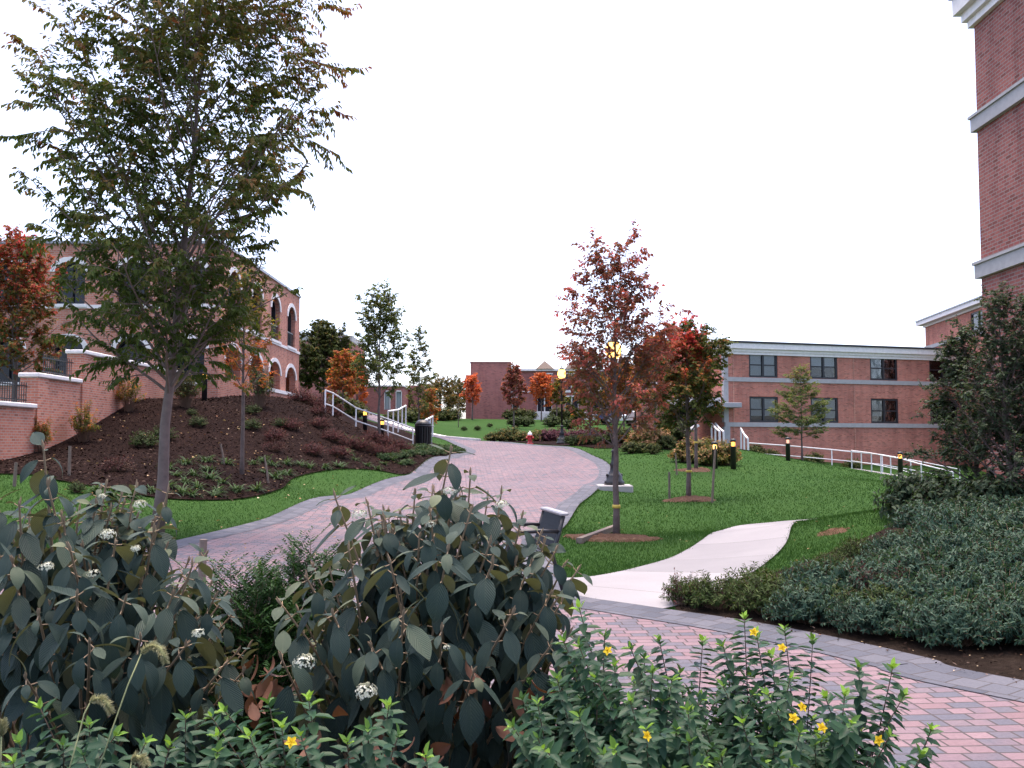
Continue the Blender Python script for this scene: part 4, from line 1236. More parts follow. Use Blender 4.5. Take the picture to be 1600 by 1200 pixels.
def plank():
    a = G(905, 850); b = G(962, 832)
    m = MB(); d = (b - a); m.beam((0, 0, .05), (d.x, d.y, d.z + .10), .1, .09)
    tag(m.build('timber_plank', M['wood'], None, False, a), 'loose timber plank lying against the mulch ring of the reddish tree', 'plank')
plank()
def ring(px, py, rx, rz, nm, lab, mat):
    p = G(px, py); m = MB(); n = 20; rows = 6
    rs = np.random.RandomState(int(px)); vs = []
    for i in range(rows):
        rr = rx * (1 - i / rows)
        for k in range(n):
            a = 2 * PI * k / n
            q = 1 + .12 * math.sin(3 * a + px) + .06 * rs.normal()
            x = rr * q * math.cos(a); y = rr * q * .8 * math.sin(a)
            zz = h1(p.x + x, p.y + y) - p.z + rz * (1 - (1 - i / rows) ** 2) + .015 * rs.normal() - (.04 if i == 0 else 0)
            vs.append((x, y, zz))
    vs.append((0, 0, rz))
    fs = []
    for i in range(rows - 1):
        for k in range(n):
            k2 = (k + 1) % n; fs.append((i * n + k, i * n + k2, i * n + n + k2, i * n + n + k))
    for k in range(n): fs.append(((rows - 1) * n + k, (rows - 1) * n + (k + 1) % n, rows * n))
    m.add(vs, fs)
    tag(m.build('mulch_mound', mat, None, True, p), lab, 'mulch mound', 'brown mulch mounds round the lawn trees')
ring(958, 842, .85, .07, 'mulch_mound', 'flat brown mulch mound under the slim reddish tree', M['straw'])
ring(1078, 783, .72, .13, 'mulch_mound', 'raised brown mulch mound under the green and red tree', M['straw'])
ring(1086, 735, .7, .08, 'mulch_mound', 'faint mulch mound before the orange shrubs', M['straw'])
ring(1300, 832, .28, .02, 'mulch_mound', 'small bare brown patch on the grass bank right of the walk', M['straw'])

def box_lid():
    p = at(250, 13.6, .05)
    m = MB(); m.lathe([(.13, -.03), (.14, .02), (.12, .045), (.03, .055)], 16); 
    o = thing('valve_cover', 'green plastic irrigation cover at the path edge by the big tree', 'valve cover', p)
    m.build('lid', plain('green_plastic', (.02, .17, .10), .4), o, True)
    m2 = MB(); m2.lathe([(.16, -.05), (.16, .012), (.142, .014)], 16); m2.build('rim', M['black'], o, True)
box_lid()

# railings -----------------------------------------------------------
def railing(name, pts, label, h=.92, step=1.25, mid=True, group=None, mat='white', r=.024):
    """pts: list of world ground points"""
    o = Vector(pts[0])
    t = thing(name, label, 'railing', o, 0, group)
    loc = [Vector(p) - o for p in pts]
    up = Vector((0, 0, h))
    rl = MB(); rl.tube([p + up for p in loc], r, 7); rl.build('top_rail', M[mat], t)
    if mid:
        rm = MB(); rm.tube([p + up * .42 for p in loc], r * .85, 6); rm.build('lower_rail', M[mat], t)
    for a, b in zip(loc[:-1], loc[1:]):
        n = max(1, round((b - a).length / step))
        for k in range(n):
            q = a.lerp(b, k / n); pm = MB(); pm.tube([q - Vector((0, 0, .25)), q + up], r * .95, 6); pm.build('post', M[mat], t)
    pm = MB(); pm.tube([loc[-1] - Vector((0, 0, .25)), loc[-1] + up], r * .95, 6); pm.build('post', M[mat], t)
def gp(px, py, Y): return P(px, py, Y)
railing('stair_railing', [P(508, 646, 40.5), P(520, 650, 41), P(556, 672, 42.5), P(606, 688, 44.5), P(645, 702, 46)], 'white stair railing descending from the arched building to the litter bin', .95, 1.9, True, 'white stair railings on the left slope', r=.036)
railing('stair_railing', [P(606, 672, 50), P(622, 668, 53), P(634, 660, 56)], 'short white stair railing just left of the litter bin, farther up', .95, 2.0, False, 'white stair railings on the left slope', r=.045)
railing('stair_railing', [P(657, 690, 50), P(668, 682, 54), P(676, 676, 58)], 'short white stair railing rising behind the litter bin', .95, 2.5, False, 'white stair railings on the left slope', r=.05)
railing('ramp_railing', [P(1170, 719, 55), P(1230, 723, 55.3), P(1300, 729, 55.8), P(1379, 737, 56), P(1440, 748, 56), P(1500, 760, 56)], 'long white ramp railing along the dormitory wall', .95, 2.3, True, 'white railings of the entrance ramp', r=.032)
railing('ramp_railing', [P(1331, 732, 50), P(1362, 737, 48.5), P(1408, 747, 46), P(1440, 757, 44.5), P(1490, 770, 43.5)], 'nearer white ramp railing curving toward the dark shrub', .9, 1.0, True, 'white railings of the entrance ramp', r=.03)
railing('stair_railing', [P(1169, 714, 54.5), P(1163, 706, 56.5), P(1158, 696, 58.5)], 'white sloping stair rail at the left end of the long ramp', 1.0, 3, False, 'white stair rails at the dormitory entrance', r=.055)
railing('stair_railing', [P(1125, 705, 56), P(1118, 698, 58), P(1112, 690, 60)], 'white sloping stair rail before the dormitory door', 1.1, 3, False, 'white stair rails at the dormitory entrance', r=.055)
railing('stair_railing', [P(1131, 705, 56), P(1124, 698, 58), P(1118, 690, 60)], 'white sloping stair rail right of the one before the door', 1.1, 3, False, 'white stair rails at the dormitory entrance', r=.055)
def build_ramp():
    a = [P(1285, 731, 53.5), P(1331, 735, 50.3), P(1362, 740, 48.7), P(1408, 751, 46.2), P(1440, 760, 44.6), P(1500, 775, 43.4)]
    b = [P(1290, 728, 55.6), P(1345, 733, 55.6), P(1379, 738, 55.6), P(1440, 749, 55.6), P(1500, 760, 55.6), P(1560, 772, 55)]
    m = MB(); n = len(a)
    vs = [q for q in a] + [q for q in b] + [q - Vector((0, 0, .6)) for q in a]
    fs = [(i, i + 1, n + i + 1, n + i) for i in range(n - 1)] + [(i, 2 * n + i, 2 * n + i + 1, i + 1) for i in range(n - 1)]
    m.add(vs, fs)
    tag(m.build('ramp', M['concrete']), kind='structure')
build_ramp()
# parked cars seen through the trees --------------------------------------
def car(loc, rz, mat, label):
    t = thing('parked_car', label, 'car', loc, rz, 'cars parked behind the red trees')
    prof = [(-2.15, .35), (-2.2, .7), (-1.9, .95), (-1.35, 1.0), (-.85, 1.42), (.55, 1.45), (1.2, 1.02), (1.95, .88), (2.2, .68), (2.15, .35)]
    b = MB(); n = len(prof)
    vs = []
    for y, s in ((-.85, 1), (-.78, 1.02), (.78, 1.02), (.85, 1)):
        for x, z in prof: vs.append((x * (1 if abs(y) < .8 else .985), y * (1 if z < 1.05 else .82), z))
    fs = [tuple(range(n)), tuple(3 * n + k for k in range(n - 1, -1, -1))]
    for r in range(3):
        for k in range(n):
            k2 = (k + 1) % n; fs.append((r * n + k2, r * n + k, r * n + n + k, r * n + n + k2))
    b.add(vs, fs); b.build('body', mat, t)
    w = MB()
    for s in (-1, 1):
        w.add([(-1.2, s * .8, 1.05), (1.05, s * .8, 1.07), (.5, s * .735, 1.38), (-.8, s * .735, 1.36)], [(0, 1, 2, 3) if s < 0 else (3, 2, 1, 0)])
    w.add([(1.17, -.6, 1.06), (1.17, .6, 1.06), (.60, .6, 1.44), (.60, -.6, 1.44)], [(0, 1, 2, 3)]); w.build('window', M['glass_dark'], t)
    for x in (-1.35, 1.35):
        for y in (-.8, .8):
            q = MB(); q.tube([(x, y - .1, .32), (x, y + .1, .32)], .32, 16); wo_ = q.build('wheel', M['black'], t)
            q = MB(); q.tube([(x, y - .108, .32), (x, y + .108, .32)], .18, 12); q.build('rim', M['grey_metal'], wo_)
    for y in (-.6, .6):
        q = MB(); q.box(2.1, 2.19, y - .16, y + .16, .66, .78, .02); q.build('headlight', M['white'], t)
paint_w = plain('white_car_paint', (.7, .7, .72), .25, var=.02); paint_b = plain('blue_car_paint', (.05, .07, .16), .25, var=.02)
car(at(1017, 74), R(12), paint_w, 'white parked car glimpsed between the red trees')
car(at(975, 77), R(8), paint_b, 'dark blue parked car glimpsed left of the white one')
# ------------------------------------------------------------------ vegetation generators
def npn(v):
    n = np.linalg.norm(v)
    return v / n if n > 1e-9 else np.array([0, 0, 1.0])
UP = np.array([0, 0, 1.0])

def grow(rs, p, d, L, r, lev, cfg, tubes, twigs):
    nseg = cfg['nseg'][lev]
    pts = [p.copy()]; d = d.copy(); q = p.copy()
    for i in range(nseg):
        d = npn(d + rs.normal(0, cfg['wob'][lev], 3) + UP * cfg['trop'][lev] / nseg)
        q = q + d * (L / nseg); pts.append(q.copy())
    tubes.append((pts, r, r * cfg['taper'][lev], lev))
    last = lev >= cfg['levels']
    if last or lev >= cfg['leaf_from']:
        twigs.append((pts, lev))
    if last: return
    n = cfg['n'][lev]
    n = max(1, int(round(1.3 * n * (L / cfg['Lref'][lev]) ** .7)))
    lo = cfg['lo'][lev]
    for k in range(n):
        t = lo + (1 - lo) * (k + rs.rand() * .8) / n
        f = t * nseg; i = min(int(f), nseg - 1)
        b = pts[i] + (pts[i + 1] - pts[i]) * (f - i)
        ld = npn(pts[i + 1] - pts[i])
        rnd = npn(np.cross(ld, rs.normal(0, 1, 3)))
        hz = np.cross(ld, UP)
        if np.linalg.norm(hz) > .1:
            hz = npn(hz) * (1 if k % 2 else -1)
            rnd = npn(rnd * (1 - cfg['flat']) + hz * cfg['flat'])
        a = cfg['ang'][lev] * (1 + rs.normal(0, .15))
        cd = npn(ld * math.cos(a) + rnd * math.sin(a))
        cl = L * cfg['ratio'][lev] * (1.1 - .55 * t) * rs.uniform(.7, 1.2)
        grow(rs, b, cd, max(cl, cfg['minL']), r * (1 - .6 * t) * .5, lev + 1, cfg, tubes, twigs)

BASE = dict(levels=3, nseg=[8, 7, 4, 3], wob=[.03, .06, .09, .1], trop=[.1, .15, -.05, -.25], taper=[.3, .25, .3, .5], leaf_from=2,
            n=[0, 6, 5, 0], Lref=[1, 1, 1, 1], lo=[.3, .25, .25, 0], ang=[.8, .75, .7, .6], ratio=[.5, .42, .5, .5], minL=.15, flat=.5)

def tree(name, label, loc, H, clear, r, nprim, elev, plen, leafL, leafW, space, mat, tone, bark='bark', seed=1, group=None, ties=(), droop=.5, scale_twig=1.0, cap=None, lean=(0, 0), vase=0.0, **kw):
    """trunk up to height H with primaries from height `clear`; plen(t), elev(t) with t = 0 at the lowest branch, 1 at the top"""
    rs = np.random.RandomState(seed)
    cfg = dict(BASE); cfg.update(kw)
    t0 = thing(name, label, 'tree', loc, 0, group)
    tubes = []; twigs = []
    nst = 10
    tr = [np.array([0, 0, -.25])]
    for i in range(1, nst + 1):
        z = H * i / nst * (.92 if vase else .97)
        tr.append(np.array([lean[0] * i / nst + rs.normal(0, .012) * H / 6, lean[1] * i / nst + rs.normal(0, .012) * H / 6, z]))
    trunk = MB()
    rad = [r * 1.25] + [r * (1 - .28 * min(1, z[2] / max(clear, .1))) * (1 if z[2] <= clear else max(.12, (1 - (z[2] - clear) / (H - clear)) ** 1.0)) for z in tr[1:]]
    trunk.tube(tr, rad, 9)
    def tp(z):
        f = z / H / (.92 if vase else .97) * nst; i = min(int(f), nst - 1)
        i = max(i, 0)
        a = tr[i] if i > 0 else np.array([0, 0, 0.0])
        return a + (tr[i + 1] - a) * min(1, (f - i))
    az = rs.rand() * 6.28
    for k in range(nprim):
        t = (k + rs.rand() * .6) / nprim
        t = t ** (1 + vase)
        az += 2.4 + rs.normal(0, .25)
        e = elev(t) + rs.normal(0, .08)
        d = np.array([math.cos(az) * math.cos(e), math.sin(az) * math.cos(e), math.sin(e)])
        z = clear + (H * .95 - clear) * t * (1 - .35 * vase)
        L = plen(t) * rs.uniform(.8, 1.15)
        grow(rs, tp(z), d, L, r * .33 * (1 - .75 * t) * (L / max(plen(.3), .3)) ** .5, 1, cfg, tubes, twigs)
    twigs.append(([tr[-2], tr[-1], tr[-1] + UP * .15], 2))
    for pts, ra, rb, lev in tubes:
        m = len(pts)
        ra = max(ra, .0035 * scale_twig); rb = max(rb, .002 * scale_twig)
        trunk.tube(pts, [ra + (rb - ra) * i / (m - 1) for i in range(m)], {1: 6, 2: 4}.get(lev, 3), cap=False)
    trunk.build('trunk', M[bark], t0, True)
    lv = Leaves()
    zt = H
    for pts, lev in twigs:
        pts = [np.asarray(p) for p in pts]
        seg = [np.linalg.norm(b - a) for a, b in zip(pts[:-1], pts[1:])]
        Lt = sum(seg); n = max(2, int(Lt / (space * cfg.get('sp', .36))))
        tn = rs.normal(0, .12)
        st = .12 if lev == cfg['levels'] else .5
        for k in range(n + 1):
            f = st + (1 - st) * k / n
            s = f * Lt; i = 0
            while i < len(seg) - 1 and s > seg[i]: s -= seg[i]; i += 1
            p = pts[i] + (pts[i + 1] - pts[i]) * min(1, s / max(seg[i], 1e-6))
            ld = npn(pts[i + 1] - pts[i])
            sd = np.cross(ld, UP)
            if np.linalg.norm(sd) < .15: sd = rs.normal(0, 1, 3)
            sd = npn(sd) * (1 if k % 2 else -1)
            dr = droop * rs.uniform(.3, 1.7)
            d = npn(ld * rs.uniform(.35, .9) + sd * rs.uniform(.4, .9) - UP * dr + rs.normal(0, .18, 3))
            nn = npn(UP + rs.normal(0, .35, 3))
            sc = rs.uniform(.65, 1.2)
            lv.add(p, d, nn, leafL * sc, leafW * sc * 1.35, float(np.clip(tone(p, zt, rs) + tn + rs.normal(0, .1), 0, 1)), .5)
    lv.build('crown', M[mat], t0, 'diamond' if leafL * 1550 / max(loc[1], 1) < 9 else 'hex')
    for z, mm in ties:
        q = tp(z); b = MB(); b.lathe([(r * 1.12, -.03), (r * 1.2, 0), (r * 1.12, .03)], 12, q); b.build('tie_band', M['yellow_tape'], t0, True)
    return t0, len(lv.p)

lin = lambda a, b: (lambda t: a + (b - a) * t)
def bell(a, m, b, at_=.35):
    return lambda t: a + (m - a) * t / at_ if t < at_ else m + (b - m) * (t - at_) / (1 - at_)
NL = 0
def T(*a, **k):
    global NL
    o, n = tree(*a, **k); NL += n; print(a[0], n); return o

# --- the big zelkova at left
p = G(243, 838)
T('zelkova_tree', 'large green tree with vase shaped crown and smooth trunk at the left path edge', p, 10.4, 2.4, .108, 50, lambda t: R(38 + 32 * t), bell(2.3, 4.1, 4.3, .4),
  .112, .038, .062, 'l_zel', lambda q, H, rs: .34 + .40 * (q[2] / H - .4) + .35 * (math.hypot(q[0], q[1]) / 3.2 - .4), 'bark_z', seed=11, droop=.55, lean=(.75, 0), vase=.5,
  n=[0, 8, 6, 0], sp=.62, Lref=[1, 3.0, 1.4, 1], trop=[.1, .12, -.2, -.35], wob=[.03, .07, .12, .12], ang=[.8, .78, .66, .6], flat=.55, lo=[.3, .14, .12, 0], nseg=[8, 8, 5, 4], ratio=[.5, .38, .45, .5])
# --- slim reddish tree right of the path
p = G(963, 838)
T('slim_red_tree', 'slim reddish tree with sparse top and yellow trunk band beside the loose plank', p, 4.7, 1.45, .062, 40, lambda t: R(40 + 30 * t), bell(1.2, 1.55, .95, .3),
  .085, .038, .055, 'l_red', lambda q, H, rs: .08 + .32 * math.hypot(q[0] , q[1]) + .32 * (q[2] - 1.7) / 3.2 + .2 * (rs.rand() - .5), 'bark', seed=23, droop=.4, sp=.72, ties=((.52, 0),),
  n=[0, 7, 4, 0], Lref=[1, 1.2, .6, 1], trop=[.1, .2, -.1, -.3], flat=.5, minL=.12)
# --- green and red tree
M['l_mix'] = leaf_mat('green_to_red_leaf', [(0, (.05, .085, .022)), (.35, (.10, .125, .03)), (.55, (.24, .11, .035)), (.75, (.42, .08, .05)), (1, (.56, .07, .06))], .35, tcol=(1.3, 1.0, .7))
p = G(1076, 781)
T('green_red_tree', 'bushy green tree with bright red upper leaves and two stakes on the right lawn', p, 4.35, 1.6, .07, 44, lambda t: R(34 + 34 * t), bell(1.15, 1.5, .7, .4),
  .085, .047, .066, 'l_mix', lambda q, H, rs: .18 + (.75 * max(0, (q[2] - 2.4) / 2.2) if (q[0] < .45 and math.sin(q[0] * 5 + q[2] * 4 + q[1] * 3) > -.5) else .12 * rs.rand()), 'bark', seed=5, droop=.4, ties=((.75, 0),),
  n=[0, 7, 5, 0], Lref=[1, 1.2, .6, 1], flat=.35, minL=.16)
p = G(1088, 735)
T('orange_tree', 'orange green tree with yellow trunk band right behind the green and red tree', p, 4.6, 1.9, .065, 22, lambda t: R(45 + 30 * t), bell(.9, 1.5, .6, .4),
  .11, .06, .10, 'l_zelg', lambda q, H, rs: .5 + .3 * (q[2] / H - .5) - .3 * (q[0] > 0), 'bark', seed=31, ties=((1.0, 0),), n=[0, 6, 4, 0], Lref=[1, 1.2, .6, 1], sp=.22, scale_twig=1.6)
p = at(1024, 46)
T('orange_tree', 'rusty orange tree between the slim reddish tree and the green and red tree', p, 4.9, 1.6, .07, 28, lambda t: R(42 + 30 * t), bell(1.2, 1.9, .7, .4),
  .13, .075, .11, 'l_zelg', lambda q, H, rs: .58 + .35 * (q[2] / H - .4), 'bark', seed=33, n=[0, 7, 4, 0], Lref=[1, 1.4, .7, 1], sp=.22, scale_twig=2)
p = at(922, 52)
T('yellow_green_tree', 'olive and yellow tree left of the slim reddish tree, behind the bend of the path', p, 4.6, 1.0, .07, 26, lambda t: R(35 + 35 * t), bell(1.3, 1.75, .6, .35),
  .13, .075, .11, 'l_zelg', lambda q, H, rs: .38 + .45 * max(0, q[2] / H - .55) + (.25 if q[0] > .6 else 0), 'bark', seed=37, n=[0, 7, 4, 0], Lref=[1, 1.4, .7, 1], sp=.22, scale_twig=2)
p = at(975, 58)
T('rusty_tree', 'rusty red tree directly behind the trunk of the slim reddish tree', p, 4.6, 1.2, .07, 24, lambda t: R(40 + 30 * t), bell(1.2, 1.8, .6, .35),
  .15, .085, .12, 'l_zelg', lambda q, H, rs: .6 + .25 * rs.rand(), 'bark', seed=39, n=[0, 7, 4, 0], Lref=[1, 1.4, .7, 1], sp=.22, scale_twig=2)
# --- slim tree on the mulch slope
p = G(378, 743)
T('mulch_slope_tree', 'slim tree with orange and green crown standing on the dark mulch slope', p, 5.3, 2.0, .06, 22, lambda t: R(42 + 30 * t), bell(.9, 1.25, .75, .35),
  .085, .042, .085, 'l_zelg', lambda q, H, rs: .72 - .35 * (q[2] / H > .68) + .1 * rs.rand() - .45 * (q[2] < 2.3), 'bark', seed=41, droop=.4, n=[0, 6, 4, 0], Lref=[1, 1.1, .55, 1])
# --- red tree behind the wall at far left
p = at(14, 32.5); p.x = -16.3
T('red_maple_tree', 'bright red and orange tree behind the stepped wall at the left edge', p, 8.0 - p.z + .3, 1.2, .09, 38, lambda t: R(35 + 35 * t), bell(1.6, 2.0, .9, .4),
  .11, .06, .085, 'l_mix', lambda q, H, rs: .45 + .5 * max(0, q[2] / H - .45) if rs.rand() < .8 else .25, 'bark', seed=43, n=[0, 8, 5, 0], Lref=[1, 1.6, .8, 1], scale_twig=1.3)
# --- trees left of the path, farther up
p = at(505, 62)
T('dark_round_tree', 'dark green round tree touching the right corner of the arched building', p, 8.4 - p.z, 1.2, .12, 40, lambda t: R(20 + 55 * t), bell(2.0, 2.3, 1.2, .4),
  .17, .10, .12, 'l_dark', lambda q, H, rs: .35 + .2 * (q[2] / H - .4), 'bark', seed=47, n=[0, 9, 5, 0], Lref=[1, 1.8, .8, 1], scale_twig=2, flat=.2)
p = at(592, 43.5)
T('green_slender_tree', 'slender green tree behind the stair rail with bollard lights beneath', p, 8.1 - p.z, 1.7, .075, 34, lambda t: R(42 + 28 * t), bell(1.4, 1.9, .9, .45),
  .12, .062, .10, 'l_light', lambda q, H, rs: .45 + .3 * max(0, q[2] / H - .7), 'bark', seed=53, n=[0, 7, 4, 0], Lref=[1, 1.2, .6, 1], scale_twig=1.4, sp=.5)
p = at(654, 49)
T('green_slender_tree', 'narrow sparse green tree right above the litter bin', p, 7.4 - p.z, 1.4, .055, 22, lambda t: R(46 + 25 * t), bell(.9, 1.05, .5, .4),
  .12, .062, .10, 'l_light', lambda q, H, rs: .5 + .2 * rs.rand(), 'bark', seed=57, n=[0, 6, 4, 0], Lref=[1, .8, .5, 1], scale_twig=1.4, sp=.5)
p = at(557, 66)
T('glowing_orange_tree', 'orange tree between the dark round tree and the slender green tree', p, 3.7, .8, .08, 22, lambda t: R(35 + 35 * t), bell(1.0, 1.3, .6, .4),
  .17, .10, .13, 'l_orange', lambda q, H, rs: .35 + .4 * rs.rand(), 'bark', seed=59, n=[0, 7, 4, 0], Lref=[1, 1.1, .6, 1], scale_twig=2)
p = at(535, 56)
T('reddish_tree', 'small red brown tree in front of the dark round tree', p, 3.3, .7, .06, 20, lambda t: R(35 + 35 * t), bell(.9, 1.3, .6, .4),
  .15, .09, .12, 'l_zelg', lambda q, H, rs: .62 + .3 * rs.rand(), 'bark', seed=61, n=[0, 7, 4, 0], Lref=[1, 1.1, .6, 1], scale_twig=2)
p = at(672, 60)
T('reddish_tree', 'small rusty tree behind the litter bin', p, 2.7, .5, .05, 18, lambda t: R(35 + 35 * t), bell(.6, .8, .4, .4),
  .15, .09, .12, 'l_zelg', lambda q, H, rs: .55 + .3 * rs.rand(), 'bark', seed=63, n=[0, 6, 3, 0], Lref=[1, .8, .5, 1], scale_twig=2)
# --- before the far hall
for px, Y, top, wd, mt, tn, lab, nm in ((738, 88, 590, 1.3, 'l_orange', .75, 'bright red orange tree at the left end of the far hall', 'autumn_tree'), (803, 74, 577, 1.45, 'l_red', .5, 'dark red green tree in front of the far hall', 'autumn_tree'),
                                      (846, 86, 588, 1.5, 'l_orange', .6, 'bright orange tree in the middle of the far hall', 'autumn_tree'), (870, 90, 600, 1.3, 'l_zelg', .55, 'rusty tree right of the bright orange one at the far hall', 'autumn_tree')):
    p = at(px, Y)
    T(nm, lab, p, P(px, top, Y).z - p.z, 1.2, .07, 22, lambda t: R(45 + 25 * t), bell(wd * .7, wd, wd * .5, .4), .2, .12, .17, mt, lambda q, H, rs, tn=tn: tn + .2 * (rs.rand() - .5), 'bark', seed=px, n=[0, 6, 4, 0], Lref=[1, wd, .6, 1], scale_twig=2.5, group='autumn trees in front of the far hall')
for px, Y, top, wd, lab in ((688, 108, 613, 3.2, 'dark green distant tree left of the far hall'), (715, 112, 606, 2.6, 'olive distant tree touching the left end of the far hall'), (655, 104, 622, 2.6, 'dark distant tree behind the narrow sparse tree'), (622, 112, 628, 3, 'distant tree above the small far brick building')):
    p = at(px, Y)
    T('distant_tree', lab, p, P(px, top, Y).z - p.z, .8, .1, 24, lambda t: R(15 + 55 * t), bell(wd * .8, wd, wd * .5, .4), .2, .12, .2, 'l_dark', lambda q, H, rs: .5 + .5 * rs.rand(), 'bark', seed=px, n=[0, 7, 4, 0], Lref=[1, wd, .9, 1], scale_twig=3, flat=.2, group='distant trees beyond the upper lawn')
p = at(716, 72)
T('bare_sapling', 'bare thin sapling on the upper lawn', p, 2.0, .8, .03, 7, lambda t: R(60), lin(.5, .3), .06, .03, .3, 'l_zel', lambda q, H, rs: .5, 'bark', seed=3, n=[0, 3, 2, 0], scale_twig=2)
# --- thin conifer by the ramp
p = at(1253, 48.5)
T('thin_conifer', 'thin feathery young conifer with dark stem in front of the dormitory windows', p, P(1253, 572, 48.5).z - p.z, 1.0, .055, 44, lambda t: R(8 + 40 * t), bell(1.2, 1.55, .35, .25),
  .16, .045, .085, 'l_fine', lambda q, H, rs: .25 + .6 * max(0, q[2] / H - .65) * 2 * rs.rand() + .3 * rs.rand(), 'bark', seed=71, droop=.25, n=[0, 8, 3, 0], Lref=[1, 1.2, .6, 1], sp=.6, scale_twig=1.5, trop=[.1, .15, .1, .1], flat=.8)
# --- multi-stem small-leaved tree at right
for i, (px, Y, dz, H, ln, lab, sd) in enumerate(((1578, 12.6, 0, 2.85, (-.05, .1), 'tallest grey green multi stem shrub tree at the right edge', 81), (1532, 13.6, 0, 2.45, (-.22, 0), 'leaning grey green shrub tree left of the tallest one', 83), (1628, 12.9, 0, 2.9, (.1, 0), 'grey green shrub tree cut by the right edge', 85))):
    p = at(px, Y)
    T('holly_tree', lab, p, H, .35, .045, 46, lambda t: R(36 + 34 * t), bell(.85, .82, .4, .3), .045, .024, .045, 'l_holly', lambda q, H, rs: .4 + .3 * rs.rand(), 'bark', seed=sd, lean=ln, droop=.2, n=[0, 7, 5, 0], Lref=[1, .85, .4, 1], scale_twig=.9, minL=.1, flat=.3, group='grey green shrub trees at the right edge')

# ------------------------------------------------------------------ shrubs
def shrub_mesh(name, t0, seed, rx, rz, shoots, per, L, W, mat, templ='diamond', droop=.3, tone0=.35, core=.45, whorl=.55, curv=.5, sr=.004, stem='stem', tip=.25, base=0.0, bare=.35):
    rs = np.random.RandomState(seed); lv = Leaves(); st = MB()
    shoots = int(shoots * 1.45); per = int(per * 1.3); W = W * 1.3
    for k in range(shoots):
        th = rs.rand() * 2 * PI; cz = rs.rand() ** .8
        rr = core + (1 - core) * rs.rand() ** .5
        e = np.array([rx * rr * math.sqrt(max(0, 1 - cz * cz * .9)) * math.cos(th), rx * rr * math.sqrt(max(0, 1 - cz * cz * .9)) * math.sin(th), base + (rz - base) * (.12 + .88 * cz) * (.72 + .28 * rs.rand()) * (rr ** .3)])
        b = np.array([e[0] * .2 + rs.normal(0, .04 * rx), e[1] * .2 + rs.normal(0, .04 * rx), -.03])
        m = (b + e) / 2 + np.array([0, 0, rz * .22])
        pts = [b * (1 - u) ** 2 + m * 2 * u * (1 - u) + e * u * u for u in np.linspace(0, 1, 5)]
        st.tube(pts, [sr, sr * .9, sr * .8, sr * .6, sr * .4], 3, cap=False)
        tn = rs.normal(0, .14)
        for j in range(per):
            u = bare + (1 - bare) * (j + rs.rand() * .6) / per
            p = b * (1 - u) ** 2 + m * 2 * u * (1 - u) + e * u * u
            ld = npn(2 * (1 - u) * (m - b) + 2 * u * (e - m))
            sd = npn(np.cross(ld, rs.normal(0, 1, 3)))
            d = npn(ld * (1 - whorl) + sd * whorl - UP * droop * rs.rand() + rs.normal(0, .08, 3))
            nn = npn(UP * .8 + ld * .5 + rs.normal(0, .25, 3))
            s = rs.uniform(.65, 1.2)
            lv.add(p, d, nn, L * s, W * s, float(np.clip(tone0 + tn + tip * (u > .88) + rs.normal(0, .09), 0, 1)), curv * rs.uniform(.4, 1.4))
    st.build('stems', M[stem], t0)
    lv.build('foliage', M[mat], t0, templ)
    return len(lv.p)
def shrub(name, label, loc, *a, rz_=0, group=None, **k):
    t = thing(name, label, 'shrub', loc, rz_, group)
    global NL
    NL += shrub_mesh(name, t, *a, **k)
    return t
def scatter(protos, spots, label, group, seed):
    """copies of the prototypes at world spots [(x,y,scale)]"""
    rs = np.random.RandomState(seed)
    trees_ = [kids(p_) for p_ in protos]
    first = [True] * len(protos)
    for i, (x, y, s) in enumerate(spots):
        k = i % len(protos); rz = rs.rand() * 6.28
        loc = (x, y, h1(x, y) + .02)
        if first[k]:
            protos[k].location = loc; protos[k].rotation_euler = (0, 0, rz); protos[k].scale = (s,) * 3; first[k] = False
            protos[k]['label'] = label; protos[k]['group'] = group
        else:
            dup(protos[k], loc, rz, (s, s, s * rs.uniform(.9, 1.12)), label, group, trees_[k])

# dense low blue-green shrubs on the right
rs = np.random.RandomState(77)
pr = [shrub('spreading_shrub', 'x', (0, 0, 0), 700 + k, .62, .47, 210, 14, .054, .0155, 'l_cover', 'hex', whorl=.75, droop=.45, tone0=.35, tip=.35, curv=.9, bare=.45) for k in range(3)]
spots = []
for row, (y_, xa, xb, n) in enumerate(((8.1, 3.5, 5.2, 3), (8.75, 3.1, 5.6, 5), (9.4, 2.95, 6.0, 6), (10.1, 3.6, 6.4, 5), (10.9, 4.4, 6.6, 4), (11.7, 5.0, 6.9, 4), (12.5, 5.4, 7.0, 3))):
    for k in range(n):
        spots.append((xa + (xb - xa) * (k + .5 * (row % 2)) / n + rs.normal(0, .08), y_ + rs.normal(0, .1) + (.12 * (k - 2) if row == 0 else 0), rs.uniform(.85, 1.15) * (1 if row > 1 else .85)))
spots += [(2.62, 8.8, .75), (3.02, 8.3, .75), (3.42, 7.8, .75), (4.0, 7.65, .85), (4.75, 7.4, .9), (5.5, 7.6, .95), (6.1, 8.3, 1.0)]
spots = [s for s in spots if inside(RBED, np.array([s[0]]), np.array([s[1]]))[0]]
scatter(pr, spots, 'low blue green spreading shrub in the dense bed at right', 'low blue green shrubs in the right bed', 5)
pr = [shrub('olive_shrub', 'x', (0, 0, 0), 720 + k, .5, .5, 120, 11, .06, .015, 'l_olive', 'hex', whorl=.6, droop=.2, tone0=.4, curv=.6, bare=.4) for k in range(2)]
scatter(pr, [(1.95, 9.55, .75), (2.35, 9.2, .85), (2.75, 8.85, .8), (2.9, 9.7, .75), (2.4, 9.8, .8), (3.2, 8.5, .75), (1.72, 9.85, .6), (3.4, 10.6, .6), (3.9, 11.3, .6)], 'low olive green shrub at the left end of the right bed', 'low olive shrubs at the tip of the right bed', 6)
